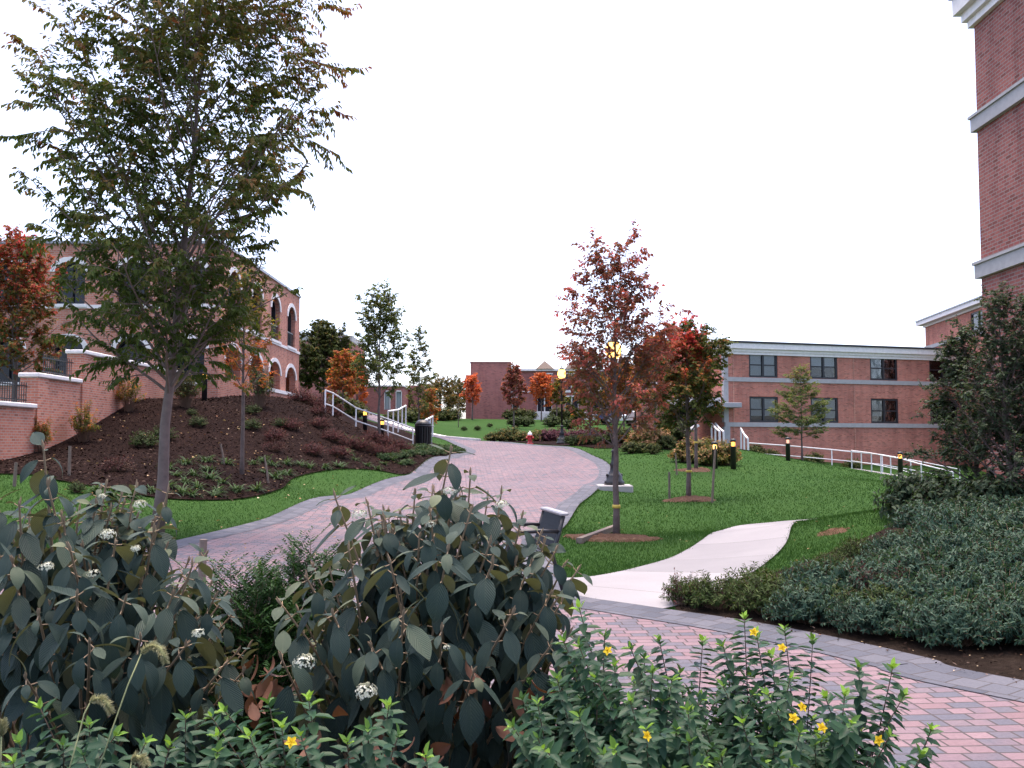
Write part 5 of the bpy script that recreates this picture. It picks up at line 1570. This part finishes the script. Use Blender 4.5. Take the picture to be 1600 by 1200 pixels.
shrub('twiggy_shrub', 'sparse reddish twiggy shrub at the leftmost tip of the right bed', at(1062, 9.75), 741, .22, .42, 30, 4, .035, .012, 'l_barb', whorl=.5, core=.3, sr=.003)
shrub('twiggy_shrub', 'reddish brown thin shrub in the middle of the low blue green bed', at(1370, 9.0), 742, .42, .55, 90, 6, .04, .014, 'l_barb', whorl=.5, core=.3, sr=.003, tone0=.1)
# laurel: darker, bigger leaves
for px, Y, s, sd, lab in ((1440, 13.9, 1.0, 1, 'dark glossy shrub with broad leaves left of the multi stem trees'), (1490, 13.2, .95, 2, 'dark glossy shrub with broad leaves under the leaning shrub tree'), (1560, 12.4, .9, 3, 'dark glossy shrub with broad leaves under the tallest shrub tree')):
    shrub('laurel_shrub', lab, at(px, Y), 750 + sd, .72 * s, .85 * s, 150, 12, .085, .036, 'l_holly', 'hex', whorl=.7, droop=.4, tone0=.2, curv=.6, bare=.35, group='dark broad leaved shrubs on the right')
# yew behind the viburnums
def yew(label, loc, rx, rz, seed, n):
    t = thing('yew_shrub', label, 'shrub', loc, 0, 'dark yews between the viburnums')
    rs = np.random.RandomState(seed); lv = Leaves(); st = MB()
    for k in range(n):
        th = rs.rand() * 2 * PI; cz = rs.rand() ** .7
        rr = .5 + .5 * rs.rand() ** .5
        c = math.sqrt(max(0, 1 - cz * cz * .85))
        e = np.array([rx * rr * c * math.cos(th), rx * rr * c * math.sin(th), rz * (.1 + .9 * cz) * (.7 + .3 * rs.rand())])
        d0 = npn(np.array([e[0], e[1], abs(e[2]) * .8 + .15]))
        L = rs.uniform(.16, .30)
        b = e - d0 * L
        pts = [b + d0 * L * u + np.array([0, 0, -.03 * u * u]) for u in (0, .5, 1)]
        st.tube([np.array([e[0] * .15, e[1] * .15, -.02]), b * .6, b], [.006, .005, .004], 3, cap=False)
        st.tube(pts, [.003, .0025, .0015], 3, cap=False)
        sdv = npn(np.cross(d0, UP) + 1e-4)
        tn = rs.normal(0, .12)
        for sub in range(4):
            if sub == 0: q0, dd, LL = b, d0, L
            else:
                u = .25 + .2 * sub; q0 = b + d0 * L * u; dd = npn(d0 * .7 + sdv * (1 if sub % 2 else -1) * .7 + rs.normal(0, .1, 3)); LL = L * .55
            m = int(LL / .0075)
            s2 = npn(np.cross(dd, UP) + 1e-4)
            for j in range(m):
                u = (j + .5) / m; sg = 1 if j % 2 else -1
                lv.add(q0 + dd * LL * u, npn(dd * .55 + s2 * sg * .8 + UP * .15 + rs.normal(0, .1, 3)), UP + rs.normal(0, .2, 3), .03 * rs.uniform(.8, 1.15), .011, float(np.clip(.3 + tn + .35 * (u > .75) * (sub == 0) + rs.normal(0, .08), 0, 1)), .2)
    st.build('stems', M['stem'], t); lv.build('foliage', M['l_yew'], t)
    global NL
    NL += len(lv.p)
yew('dark green feathery yew between the two viburnums', at(375, 4.9, -.02), .46, 1.06, 3, 640)
yew('small yew with upright sprigs left of the central viburnum', at(488, 5.3), .30, 1.12, 4, 260)

# barberries and small shrubs on the mulch slope -----------------------------
pr = [shrub('barberry_shrub', 'x', (0, 0, 0), 800 + k, .62, .62, 110, 9, .05, .026, 'l_barb', whorl=.7, droop=.1, tone0=.35, core=.35, sr=.005, bare=.3) for k in range(3)]
sp = []
for px, py, s in ((455, 672, .9), (430, 690, .9), (500, 670, .9), (520, 690, 1.0), (545, 700, .9), (490, 712, .9), (530, 715, .9), (565, 705, 1), (590, 712, .9), (600, 697, .9), (622, 703, .8), (500, 650, .9), (610, 712, .8), (635, 708, .7), (580, 690, .8)):
    q = G(px, py); sp.append((q.x, q.y, s * .95))
for px, Y, s in ((470, 42, 1.3), (495, 42.5, 1.3), (520, 43, 1.25), (485, 44, 1.4)): q = at(px, Y); sp.append((q.x, q.y, s))
scatter(pr, sp, 'dark red barberry shrub on the mulch slope below the white stair rail', 'dark red barberries on the mulch slope', 9)
pr = [shrub('slope_shrub', 'x', (0, 0, 0), 820 + k, .5, .55, 90, 9, .055, .026, 'l_olive', whorl=.7, droop=.2, tone0=.15, core=.35, bare=.3) for k in range(2)]
SP = ((310, 668, .85), (225, 700, 1.1), (255, 690, 1.0), (393, 672, .9), (395, 648, .8), (440, 668, .8), (300, 650, .5), (120, 770, .5))
scatter(pr, [(*G(a, b)[:2], s) for a, b, s in SP], 'small green shrub on the bare part of the dark mulch slope', 'small green shrubs on the mulch slope', 10)
shrub('twiggy_shrub', 'dark brown twiggy shrub low on the mulch slope left of the big trunk', G(182, 738), 831, .5, .5, 110, 5, .05, .02, 'l_barb', whorl=.5, core=.35, tone0=.05)
shrub('twiggy_shrub', 'dark brown twiggy shrub on the slope between the slim mulch tree and barberries', G(428, 706), 832, .5, .5, 100, 5, .05, .02, 'l_barb', whorl=.5, core=.35, tone0=.1)
# lanky shrubs along the brick wall
for i, (px, py, H, w_, mt, tn, lab) in enumerate(((130, 688, 1.45, .42, 'l_zelg', .45, 'lanky tan green shrub in front of the brick wall, middle of three'), (200, 640, 1.5, .5, 'l_zelg', .5, 'lanky tan green shrub in front of the brick wall, nearest the building'), (60, 704, 1.25, .45, 'l_zelg', .55, 'sparse lanky shrub in front of the brick wall, nearest the left edge'), (290, 634, 1.6, .5, 'l_dark', .4, 'dark green upright shrub at the building foot right of the big trunk'), (405, 634, 1.9, .55, 'l_olive', .4, 'yellow green upright shrub before the arcade arches'))):
    q = G(px, py + 4)
    shrub('lanky_shrub', lab, q, 840 + i, w_ * 1.25, H, 60 if i < 3 else 100, 12, .085, .036, mt, whorl=.7, droop=.3, tone0=tn, core=.15, sr=.005, base=H * .2, bare=.45)
# strap leaved tufts
def tuft_proto(seed):
    t = thing('lily_tuft', 'x', 'plant', (0, 0, 0)); rs = np.random.RandomState(seed); lv = Leaves()
    for k in range(46):
        a = rs.rand() * 6.28; e = rs.uniform(.5, 1.3)
        lv.add((rs.normal(0, .04), rs.normal(0, .04), -.01), (math.cos(a) * math.cos(e), math.sin(a) * math.cos(e), math.sin(e)), (-math.cos(a) * math.sin(e), -math.sin(a) * math.sin(e), math.cos(e)), rs.uniform(.28, .42), .026, rs.uniform(.1, .95), rs.uniform(1.0, 2.0))
    lv.build('foliage', M['l_lily'], t, 'strap'); return t
pr = [tuft_proto(k) for k in (1, 2, 3)]
SP = [(290, 722), (322, 718), (325, 733), (355, 722), (302, 740), (328, 745), (346, 752), (290, 752), (275, 740), (310, 760), (340, 765), (370, 765), (400, 764), (395, 722), (412, 718), (428, 724), (438, 738), (415, 736), (448, 722), (262, 730), (262, 758), (285, 768), (430, 745), (470, 724), (485, 728), (508, 728), (530, 726), (556, 716), (575, 725), (600, 722), (545, 705), (590, 730), (612, 715), (625, 722), (640, 718), (562, 690), (550, 685), (450, 738), (335, 772), (300, 772), (238, 766), (150, 765), (175, 772), (205, 772)]
scatter(pr, [(*G(a, b + 5)[:2], rs.uniform(.85, 1.25)) for a, b in SP], 'green strap leaved tuft in the mulch near the left lawn edge', 'strap leaved tufts on the mulch slope', 12)
# ground cover by the litter bin
pr = [shrub('ground_cover_shrub', 'x', (0, 0, 0), 860 + k, .55, .34, 90, 8, .085, .03, 'l_lily', 'hex', whorl=.75, droop=.3, tone0=.25, core=.3, bare=.2) for k in range(2)]
sp = []
for px, Y, s in ((655, 41.5, 1), (670, 42.5, 1), (684, 43.5, 1), (640, 40, .9), (695, 45, 1), (708, 46, .95), (718, 47.2, .8), (684, 46, 1), (700, 47.5, 1), (690, 49, 1), (704, 49.5, .9), (640, 38.5, .9), (625, 37.5, .9), (655, 39.5, .9), (672, 41, .9), (660, 44, .8), (635, 36.6, .7), (615, 37, .8), (600, 36.2, .8)):
    q = at(px, Y); sp.append((q.x, q.y, s))
scatter(pr, sp, 'low green ground cover plant around the litter bin by the path edge', 'low ground cover plants round the litter bin', 14)
# shrubs of the far bed by the hydrant and lamp
far = [('green_shrub', 'l_dark', .35, ((785, 62, .95), (800, 61, 1.0), (770, 62.2, .8)), 'dark green shrub left of the red hydrant', 'dark green shrubs left of the hydrant'),
       ('yellow_green_shrub', 'l_hyd', .2, ((815, 60.5, .8), (838, 60, .85)), 'yellow green shrub just behind the red hydrant', 'yellow green shrubs behind the hydrant'),
       ('plum_shrub', 'l_purple', .4, ((855, 60, 1.0), (872, 61, 1), (900, 58, 1.0), (918, 57, 1.1), (936, 56, 1.0), (952, 55, 1.0)), 'plum coloured shrub beside the far lamp post', 'plum shrubs beside the far lamp post'),
       ('olive_shrub', 'l_olive', .3, ((895, 52, .7), (912, 51, .7), (930, 50.5, .6), (880, 55, .55), (945, 50, .6)), 'low olive shrub at the foot of the far lamp post', 'low olive shrubs by the far bend'),
       ('dark_hedge_shrub', 'l_dark', .15, ((797, 93, 1.2), (812, 93, 1.2), (827, 93, 1.2), (872, 92, 1.3), (885, 92, 1.3), (905, 91, 1.1)), 'clipped dark shrub at the foot of the far hall', 'clipped shrubs at the foot of the far hall'),
       ('far_shrub', 'l_olive', .3, ((822, 77, 1.0), (806, 77, 1.0), (862, 76, 1.1), (765, 75, .35), (746, 71, .4), (725, 70, .35), (890, 73, 1.0)), 'olive shrub on the upper lawn before the far hall', 'shrubs on the upper lawn'),
       ('peach_shrub', 'l_hyd', .5, ((1003, 47, 1.1), (1018, 46, 1.1), (1032, 48, .9)), 'peach and green shrub left of the green and red tree trunk', 'peach shrubs left of the trunk'),
       ('peach_shrub', 'l_hyd', .38, ((1085, 38.5, 1.1), (1100, 38, 1.1), (1120, 38.5, 1.05), (1132, 37.6, .95), (1108, 37.2, .8), (1070, 38.5, .9)), 'peach flushed shrub behind the two amber bollards', 'peach flushed shrubs behind the bollards'),
       ('dark_shrub', 'l_dark', .15, ((1042, 45.5, .8), (1000, 44, .6), (1020, 43, .55), (985, 44, .7), (1055, 50, 1.2), (970, 50, 1.1)), 'dark green shrub in the bed under the orange trees', 'dark shrubs under the orange trees'),
       ('dark_shrub', 'l_dark', .2, ((1180, 57.5, .9), (1205, 57.8, .8), (1270, 58, 1.0), (1330, 58.5, .9)), 'dark shrub between the ramp railing and the dormitory wall', 'dark shrubs at the dormitory wall')]
for i, (nm, mt, tn, lst, lab, grp) in enumerate(far):
    pr = [shrub(nm, 'x', (0, 0, 0), 900 + i * 3 + k, .8, .95, 110, 10, .13, .07, mt, whorl=.7, droop=.2, tone0=tn, core=.4, bare=.25, sr=.008, tip=.3) for k in range(1)]
    scatter(pr, [(*at(px, Y)[:2], s) for px, Y, s in lst], lab, grp, 20 + i)
# background shrubs under the distant trees at left
pr = [shrub('dark_hedge_shrub', 'x', (0, 0, 0), 960, 1.1, 1.2, 140, 10, .18, .1, 'l_dark', whorl=.7, tone0=.3, core=.4, bare=.25, sr=.01)]
scatter(pr, [(*at(px, Y)[:2], s) for px, Y, s in ((640, 70, 1), (660, 72, .9), (690, 84, 1), (705, 86, 1), (675, 84, 1), (530, 58, 1.0), (555, 60, .9), (615, 66, .9))], 'dark shrub on the bank behind the stair rails', 'dark shrubs on the bank behind the stair rails', 40)
# ------------------------------------------------------------------ foreground viburnums
def bez(a, m, b, u): return a * (1 - u) ** 2 + m * 2 * u * (1 - u) + b * u * u
def florets(t0, c, r, seed, nrm=(0, -.35, 1)):
    rs = np.random.RandomState(seed); lv = Leaves(); N_ = npn(np.array(nrm, float))
    for k in range(70):
        v = npn(rs.normal(0, 1, 3)); v = v if v.dot(N_) > -.1 else -v
        v = v - N_ * v.dot(N_) * .35
        p = c + v * r * rs.uniform(.75, 1.05)
        for j in range(4):
            a = j * PI / 2 + rs.rand(); s1 = npn(np.cross(v, rs.normal(0, 1, 3)))
            s2 = np.cross(v, s1)
            lv.add(p, s1 * math.cos(a) + s2 * math.sin(a) + v * .35, v, r * .2, r * .17, rs.rand(), .3)
    return lv.build('flower_head', M['petal_white'], t0, 'diamond')

def viburnum(label, base, ctr, rad, tips, nrand, seed, flowers, dead):
    """base: ground point; ctr, rad: ellipsoid of shoot tips; tips: explicit world tips"""
    t0 = thing('viburnum_shrub', label, 'shrub', base)
    rs = np.random.RandomState(seed)
    o = np.array(base); lv = Leaves(); st = MB(); bd = MB(); dl = Leaves()
    T_ = [np.array(q) - o for q in tips]
    ctr = np.array(ctr) - o
    while len(T_) < len(tips) + nrand:
        v = npn(rs.normal(0, 1, 3))
        if v[2] < -.35: continue
        if v[1] > .45 and rs.rand() < .6: continue
        T_.append(ctr + v * np.array(rad) * rs.uniform(.78, 1.02))
    for i, e in enumerate(T_):
        b = np.array([rs.normal(0, .09), rs.normal(0, .09), -.02])
        out = e - np.array([0, 0, ctr[2] * .75]); 
        m = b + (e - b) * .5 + np.array([0, 0, .12 * e[2]]) - np.array([e[0], e[1], 0]) * .18
        L = np.linalg.norm(e - b)
        us = np.linspace(0, 1, 9)
        st.tube([bez(b, m, e, u) for u in us], [.0075 - .0048 * u for u in us], 6, cap=False)
        hero = i < len(tips)
        ld_tip = npn(e - m)
        # buds at the tip
        for k in range(rs.randint(2, 4)):
            d = npn(ld_tip * .9 + UP * .35 + rs.normal(0, .16, 3)); l = rs.uniform(.014, .03)
            st.tube([e, e + d * l * .5, e + d * l], [.0028, .0036, .0008], 5, cap=False)
        n = rs.randint(6, 9); s = .004
        rot = rs.rand() * PI
        perp0 = npn(np.cross(ld_tip, rs.normal(0, 1, 3)))
        for j in range(n):
            u = 1 - s / L
            if u < .25: break
            p = bez(b, m, e, u); ld = npn(2 * (1 - u) * (m - b) + 2 * u * (e - m))
            a = rot + j * PI / 2 + rs.normal(0, .15)
            x1 = npn(perp0 - ld * perp0.dot(ld)); x2 = np.cross(ld, x1)
            for sg in (1, -1):
                side = (x1 * math.cos(a) + x2 * math.sin(a)) * sg
                ml = (.062 if j == 0 else .092 if j == 1 else .102) * rs.uniform(.6, 1.25)
                if j == 0 and rs.rand() < .3: ml *= .6
                if j > 1 and rs.rand() < .08: continue
                dr = (.05 if j == 0 else .6 + .18 * j) * rs.uniform(.7, 1.3)
                side = side - UP * min(0, 0)
                d = npn(side * 1.0 + ld * .35 - UP * dr + np.array([0, -.12, 0]))
                pet = p + side * .004 + npn(side + ld * .3) * .014
                st.tube([p, pet], [.0018, .0015], 4, cap=False)
                nn = npn(UP * 1.0 + side * .75 + np.array([0, -.25, 0]) + rs.normal(0, .18, 3))
                tn = .3 + rs.normal(0, .17) + (.38 if j == 0 else .12 if j == 1 else 0)
                lv.add(pet, d, nn, ml, ml * rs.uniform(.44, .6), float(np.clip(tn, 0, 1)), rs.uniform(.1, 1.5))
            s += rs.uniform(.045, .075) * (.7 if j == 0 else 1)
    for q, r_ in dead:
        q = np.array(q) - o
        for k in range(9):
            d = npn(rs.normal(0, .5, 3) - UP * 1.0)
            dl.add(q + rs.normal(0, r_, 3), d, rs.normal(0, 1, 3), rs.uniform(.06, .10), rs.uniform(.025, .04), rs.rand(), rs.uniform(.8, 2.2))
    st.build('stems', M['twig'], t0, True)
    lv.build('leaves', M['l_vib'], t0, 'big', True)
    if dl.p: dl.build('withered_leaves', M['l_dead'], t0, 'big', True)
    for k, (q, r_) in enumerate(flowers):
        florets(t0, np.array(q) - o, r_, seed * 10 + k)
    return len(lv.p)

def Pt(px, py, Y): return tuple(P(px, py, Y))
# central viburnum
b = at(668, 3.15)
tips = [Pt(704, 706, 2.95), Pt(524, 778, 2.95), Pt(575, 790, 2.9), Pt(735, 742, 3.0), Pt(783, 772, 2.95), Pt(648, 775, 3.05), Pt(600, 812, 2.9), Pt(672, 800, 2.7), Pt(815, 810, 3.0), Pt(850, 850, 3.0), Pt(880, 885, 3.05),
        Pt(545, 860, 2.75), Pt(480, 905, 2.8), Pt(440, 945, 2.8), Pt(610, 880, 2.6), Pt(700, 860, 2.6), Pt(770, 880, 2.65), Pt(860, 930, 2.8), Pt(520, 960, 2.6), Pt(690, 985, 2.5), Pt(630, 960, 2.45), Pt(800, 960, 2.6), Pt(580, 1010, 2.5), Pt(860, 1010, 2.7), Pt(440, 1030, 2.65), Pt(740, 1050, 2.5), Pt(655, 840, 2.75), Pt(735, 800, 2.85), Pt(765, 850, 2.8)]
n1 = viburnum('big leathery viburnum in the middle foreground with drooping dark leaves and white flower clusters', b, tuple(P(676, 1010, 3.15)), (.43, .40, .50), tips + [Pt(902, 892, 2.95), Pt(845, 835, 3.0), Pt(868, 862, 2.95), Pt(878, 940, 2.9), Pt(830, 880, 2.75)], 84, 5,
              [(Pt(476, 1036, 2.45), .028), (Pt(571, 1082, 2.4), .028), (Pt(703, 768, 2.9), .022), (Pt(784, 790, 2.9), .022), (Pt(562, 805, 2.85), .024), (Pt(672, 820, 2.68), .014), (Pt(698, 1012, 2.42), .009)],
              [(Pt(415, 1075, 2.75), .04), (Pt(735, 1075, 2.62), .045), (Pt(545, 1165, 2.5), .05), (Pt(800, 1120, 2.6), .05), (Pt(508, 1190, 2.5), .04), (Pt(680, 1190, 2.5), .05)])
# left viburnum
b = at(120, 3.1)
tips = [Pt(68, 700, 2.75), Pt(75, 760, 2.6), Pt(165, 760, 2.9), Pt(262, 770, 2.95), Pt(150, 790, 2.85), Pt(205, 800, 2.9), Pt(30, 790, 2.7), Pt(240, 830, 2.7), Pt(320, 870, 2.8), Pt(110, 860, 2.5), Pt(180, 850, 2.6), Pt(20, 880, 2.5), Pt(270, 930, 2.6), Pt(335, 935, 2.75), Pt(120, 930, 2.4), Pt(195, 940, 2.45), Pt(60, 960, 2.4), Pt(140, 1005, 2.35), Pt(290, 1010, 2.5), Pt(350, 1040, 2.6), Pt(220, 1000, 2.4), Pt(40, 1060, 2.35), Pt(380, 1050, 2.75), Pt(100, 815, 2.6), Pt(300, 885, 2.7)]
n2 = viburnum('big leathery viburnum at the lower left with one tall shoot and small white flower clusters', b, tuple(P(125, 1010, 3.05)), (.50, .42, .50), tips, 80, 9,
              [(Pt(219, 789, 2.88), .02), (Pt(168, 836, 2.6), .022), (Pt(72, 887, 2.45), .019), (Pt(146, 897, 2.38), .015), (Pt(310, 990, 2.48), .017), (Pt(212, 858, 2.55), .014), (Pt(160, 776, 2.85), .012)], [(Pt(395, 1075, 2.85), .04)])
NL += (n1 + n2)

# ------------------------------------------------------------------ glossy yellow-flowered shrubs in the near bed
def hyp(label, base, tips, nrand, box_, seed, flowers):
    """tips: explicit tips; box_: ((x0,x1),(y0,y1),(z0,z1)) for random lower shoots"""
    t0 = thing('st_johns_wort', label, 'shrub', base, 0, 'glossy low shrubs in the near bed')
    rs = np.random.RandomState(seed); o = np.array(base); lv = Leaves(); st = MB()
    T_ = [np.array(q) - o for q in tips]
    for k in range(nrand):
        T_.append(np.array([rs.uniform(*box_[0]), rs.uniform(*box_[1]), rs.uniform(*box_[2])]) - o)
    for i, e in enumerate(T_):
        b = np.array([e[0] * .2 + rs.normal(0, .06), e[1] * .2 + rs.normal(0, .06) + .05, -.02])
        m = b + (e - b) * .5 + np.array([0, 0, .16 * max(e[2], .2)]) + rs.normal(0, .08, 3) * np.array([1, 1, .5])
        L = max(.1, np.linalg.norm(e - b)); us = np.linspace(0, 1, 8)
        st.tube([bez(b, m, e, u) for u in us], [.0036 - .0024 * u for u in us], 5, cap=False)
        s = 0; j = 0; a0 = rs.rand() * PI; tb = rs.normal(0, .08)
        x0 = npn(rs.normal(0, 1, 3))
        nlim = rs.randint(20, 32)
        while j < nlim:
            u = 1 - s / L
            if u < .2: break
            p = bez(b, m, e, u); ld = npn(2 * (1 - u) * (m - b) + 2 * u * (e - m))
            x1 = npn(x0 - ld * x0.dot(ld)); x2 = np.cross(ld, x1)
            a = a0 + (j % 2) * PI / 2 + rs.normal(0, .2)
            for sg in (1, -1):
                side = (x1 * math.cos(a) + x2 * math.sin(a)) * sg
                sp_ = .35 + .12 * j if j < 3 else .95
                d = npn(side * sp_ + ld * (1 - .12 * min(j, 4)) * .8 - UP * .06 * min(j, 5))
                l = (.025 + .005 * j if j < 4 else .047) * rs.uniform(.75, 1.15)
                nn = npn(ld * .8 + UP * .6 + rs.normal(0, .15, 3))
                hi = 1 if (i < len(tips) or rs.rand() < .25) else 0
                tone = ((.95 if j == 0 else .8 if j == 1 else .55 if j == 2 else .3) if hi else (.6 if j < 2 else .28)) + tb + rs.normal(0, .09)
                lv.add(p, d, nn, l, l * .5, float(np.clip(tone, 0, 1)), rs.uniform(.2, .8))
            s += (.007 if j == 0 else .012 if j < 3 else .017) * rs.uniform(.8, 1.2); j += 1
    st.build('stems', M['stem'], t0, True)
    lv.build('leaves', M['l_hyp'], t0, 'hex', True)
    for q in flowers:
        q = np.array(q) - o; f = Leaves(); ax = npn(np.array([rs.normal(0, .5), -.6, .5])); s1 = npn(np.cross(ax, rs.normal(0, 1, 3))); s2 = np.cross(ax, s1)
        for k in range(5):
            a = k * 2 * PI / 5; f.add(q, (s1 * math.cos(a) + s2 * math.sin(a)) + ax * .5, ax, .0135, .010, rs.rand(), .6)
        for k in range(14):
            d = npn(rs.normal(0, .4, 3) + ax); f.add(q, d, rs.normal(0, 1, 3), .012, .0012, .1, .1)
        f.build('flower', M['petal_yellow'], t0, 'hex', True)
    return len(lv.p)

def tl(lst): return [Pt(a, b, Y) for a, b, Y in lst]
base = at(1010, 2.75, .02)
NL += hyp('glossy low shrub with yellow flowers right of the central viburnum, filling the bottom centre', base,
    tl([(905, 950, 2.55), (945, 992, 2.6), (1030, 1000, 2.7), (1098, 1002, 2.75), (985, 1012, 2.6), (880, 1002, 2.5), (1050, 1062, 2.5), (930, 1060, 2.4), (985, 1095, 2.3), (840, 1100, 2.3), (800, 1135, 2.25), (870, 1060, 2.35), (905, 1120, 2.2), (1010, 1140, 2.2), (960, 1170, 2.1), (1075, 1110, 2.3), (850, 1170, 2.15), (905, 1010, 2.45), (960, 1040, 2.5), (1020, 1050, 2.5)]),
    380, ((.02, .66), (2.15, 2.95), (.4, .98)), 3, tl([(950, 1017, 2.5), (1010, 1150, 2.15)]))
base = at(1230, 2.75, .02)
NL += hyp('glossy low shrub with long arching shoots and yellow flowers in front of the brick path', base,
    tl([(1163, 965, 2.7), (1182, 990, 2.6), (1226, 985, 2.7), (1270, 1000, 2.75), (1342, 1043, 2.5), (1395, 1043, 2.5), (1412, 1088, 2.45), (1455, 1140, 2.4), (1130, 1072, 2.45), (1200, 1085, 2.45), (1290, 1090, 2.4), (1235, 1060, 2.5), (1330, 1130, 2.3), (1160, 1130, 2.3), (1390, 1150, 2.3), (1250, 1145, 2.25), (1205, 1025, 2.6), (1320, 1085, 2.45), (1440, 1180, 2.3), (1130, 1010, 2.65)]),
    320, ((.42, .92), (2.2, 2.95), (.3, .88)), 4, tl([(1178, 988, 2.58), (1222, 1012, 2.58), (1240, 1122, 2.25), (1284, 1137, 2.2), (1374, 1157, 2.2), (1253, 1105, 2.3)]))
base = at(560, 2.2, .02)
NL += hyp('glossy low shrub along the bottom edge in front of the central viburnum', base,
    tl([(350, 1110, 2.2), (420, 1098, 2.2), (482, 1092, 2.15), (440, 1135, 2.05), (543, 1160, 2.0), (608, 1102, 2.1), (622, 1150, 1.95), (390, 1150, 2.0), (340, 1150, 2.05), (470, 1150, 2.0), (665, 1180, 1.9), (575, 1140, 2.0), (330, 1120, 2.15)]),
    65, ((-.58, -.28), (1.95, 2.3), (.5, .84)), 6, tl([(455, 1160, 1.95)]))
base = at(120, 2.2, .02)
NL += hyp('glossy low shrub with narrow leaves at the bottom left corner', base,
    tl([(62, 1105, 2.1), (140, 1132, 2.1), (98, 1165, 2.0), (290, 1122, 2.15), (228, 1160, 2.0), (30, 1160, 1.95), (180, 1150, 2.0), (340, 1175, 2.0), (265, 1165, 2.0), (20, 1190, 1.9), (130, 1180, 1.9)]),
    42, ((-.98, -.6), (1.9, 2.3), (.5, .78)), 7, [])

# foxtail grasses
def foxtail(pts, head, label, seed):
    b = np.array(pts[0]); t0 = thing('foxtail_grass', label, 'grass stalk', tuple(b), 0, 'foxtail grasses in the lower left')
    rs = np.random.RandomState(seed); s = MB(); q = [np.array(p) - b for p in pts]
    s.tube(q, [.0014] * len(q), 5); s.build('stalk', M['l_stalk'], t0, True)
    h = [np.array(p) - b for p in head]; lv = Leaves()
    sg = [np.linalg.norm(y - x) for x, y in zip(h[:-1], h[1:])]
    for k in range(520):
        f = rs.rand() * (len(h) - 1); i = min(int(f), len(h) - 2); p = h[i] + (h[i + 1] - h[i]) * (f - i); ld = npn(h[i + 1] - h[i])
        sd = npn(np.cross(ld, rs.normal(0, 1, 3)))
        env = .55 + .45 * math.sin(PI * min(1, max(0, f / (len(h) - 1) * .9 + .08)))
        lv.add(p + sd * .002, sd * .8 + ld * .7, np.cross(sd, ld), .0115 * env * rs.uniform(.7, 1.2), .0011, rs.rand(), .1)
    core = MB(); core.tube(h, [.0022 + .002 * math.sin(PI * i / (len(h) - 1)) for i in range(len(h))], 6)
    c = core.build('seed_head', M['l_seed'], t0, True)
    lv.build('bristles', M['foxtail'], c)
M['l_stalk'] = plain('pale_green_stalk', (.25, .27, .12), .7)
M['l_seed'] = plain('straw_green_seed', (.17, .18, .075), .9)
foxtail(tl([(150, 1215, 1.75), (175, 1140, 1.78), (200, 1070, 1.8), (221, 1021, 1.82)]), tl([(221, 1021, 1.82), (230, 1011, 1.82), (241, 1009, 1.82), (250, 1014, 1.81), (256, 1024, 1.8), (259, 1036, 1.8)]), 'tallest foxtail grass with drooping bristly head before the left viburnum', 1)
foxtail(tl([(103, 1220, 1.7), (120, 1160, 1.73), (132, 1115, 1.75), (141, 1098, 1.75)]), tl([(141, 1098, 1.75), (150, 1092, 1.75), (160, 1093, 1.75), (168, 1100, 1.74), (174, 1114, 1.74)]), 'shorter foxtail grass left of the tallest one', 2)
foxtail(tl([(195, 1260, 1.65), (200, 1220, 1.67), (206, 1190, 1.68)]), tl([(206, 1190, 1.68), (214, 1183, 1.68), (222, 1185, 1.68), (229, 1196, 1.67)]), 'low foxtail grass head at the bottom edge', 3)
foxtail(tl([(0, 1260, 1.7), (1, 1190, 1.7), (2, 1150, 1.7)]), tl([(2, 1150, 1.7), (3, 1138, 1.7), (3, 1125, 1.7)]), 'small upright foxtail head at the left edge', 4)
print('leaves', NL)
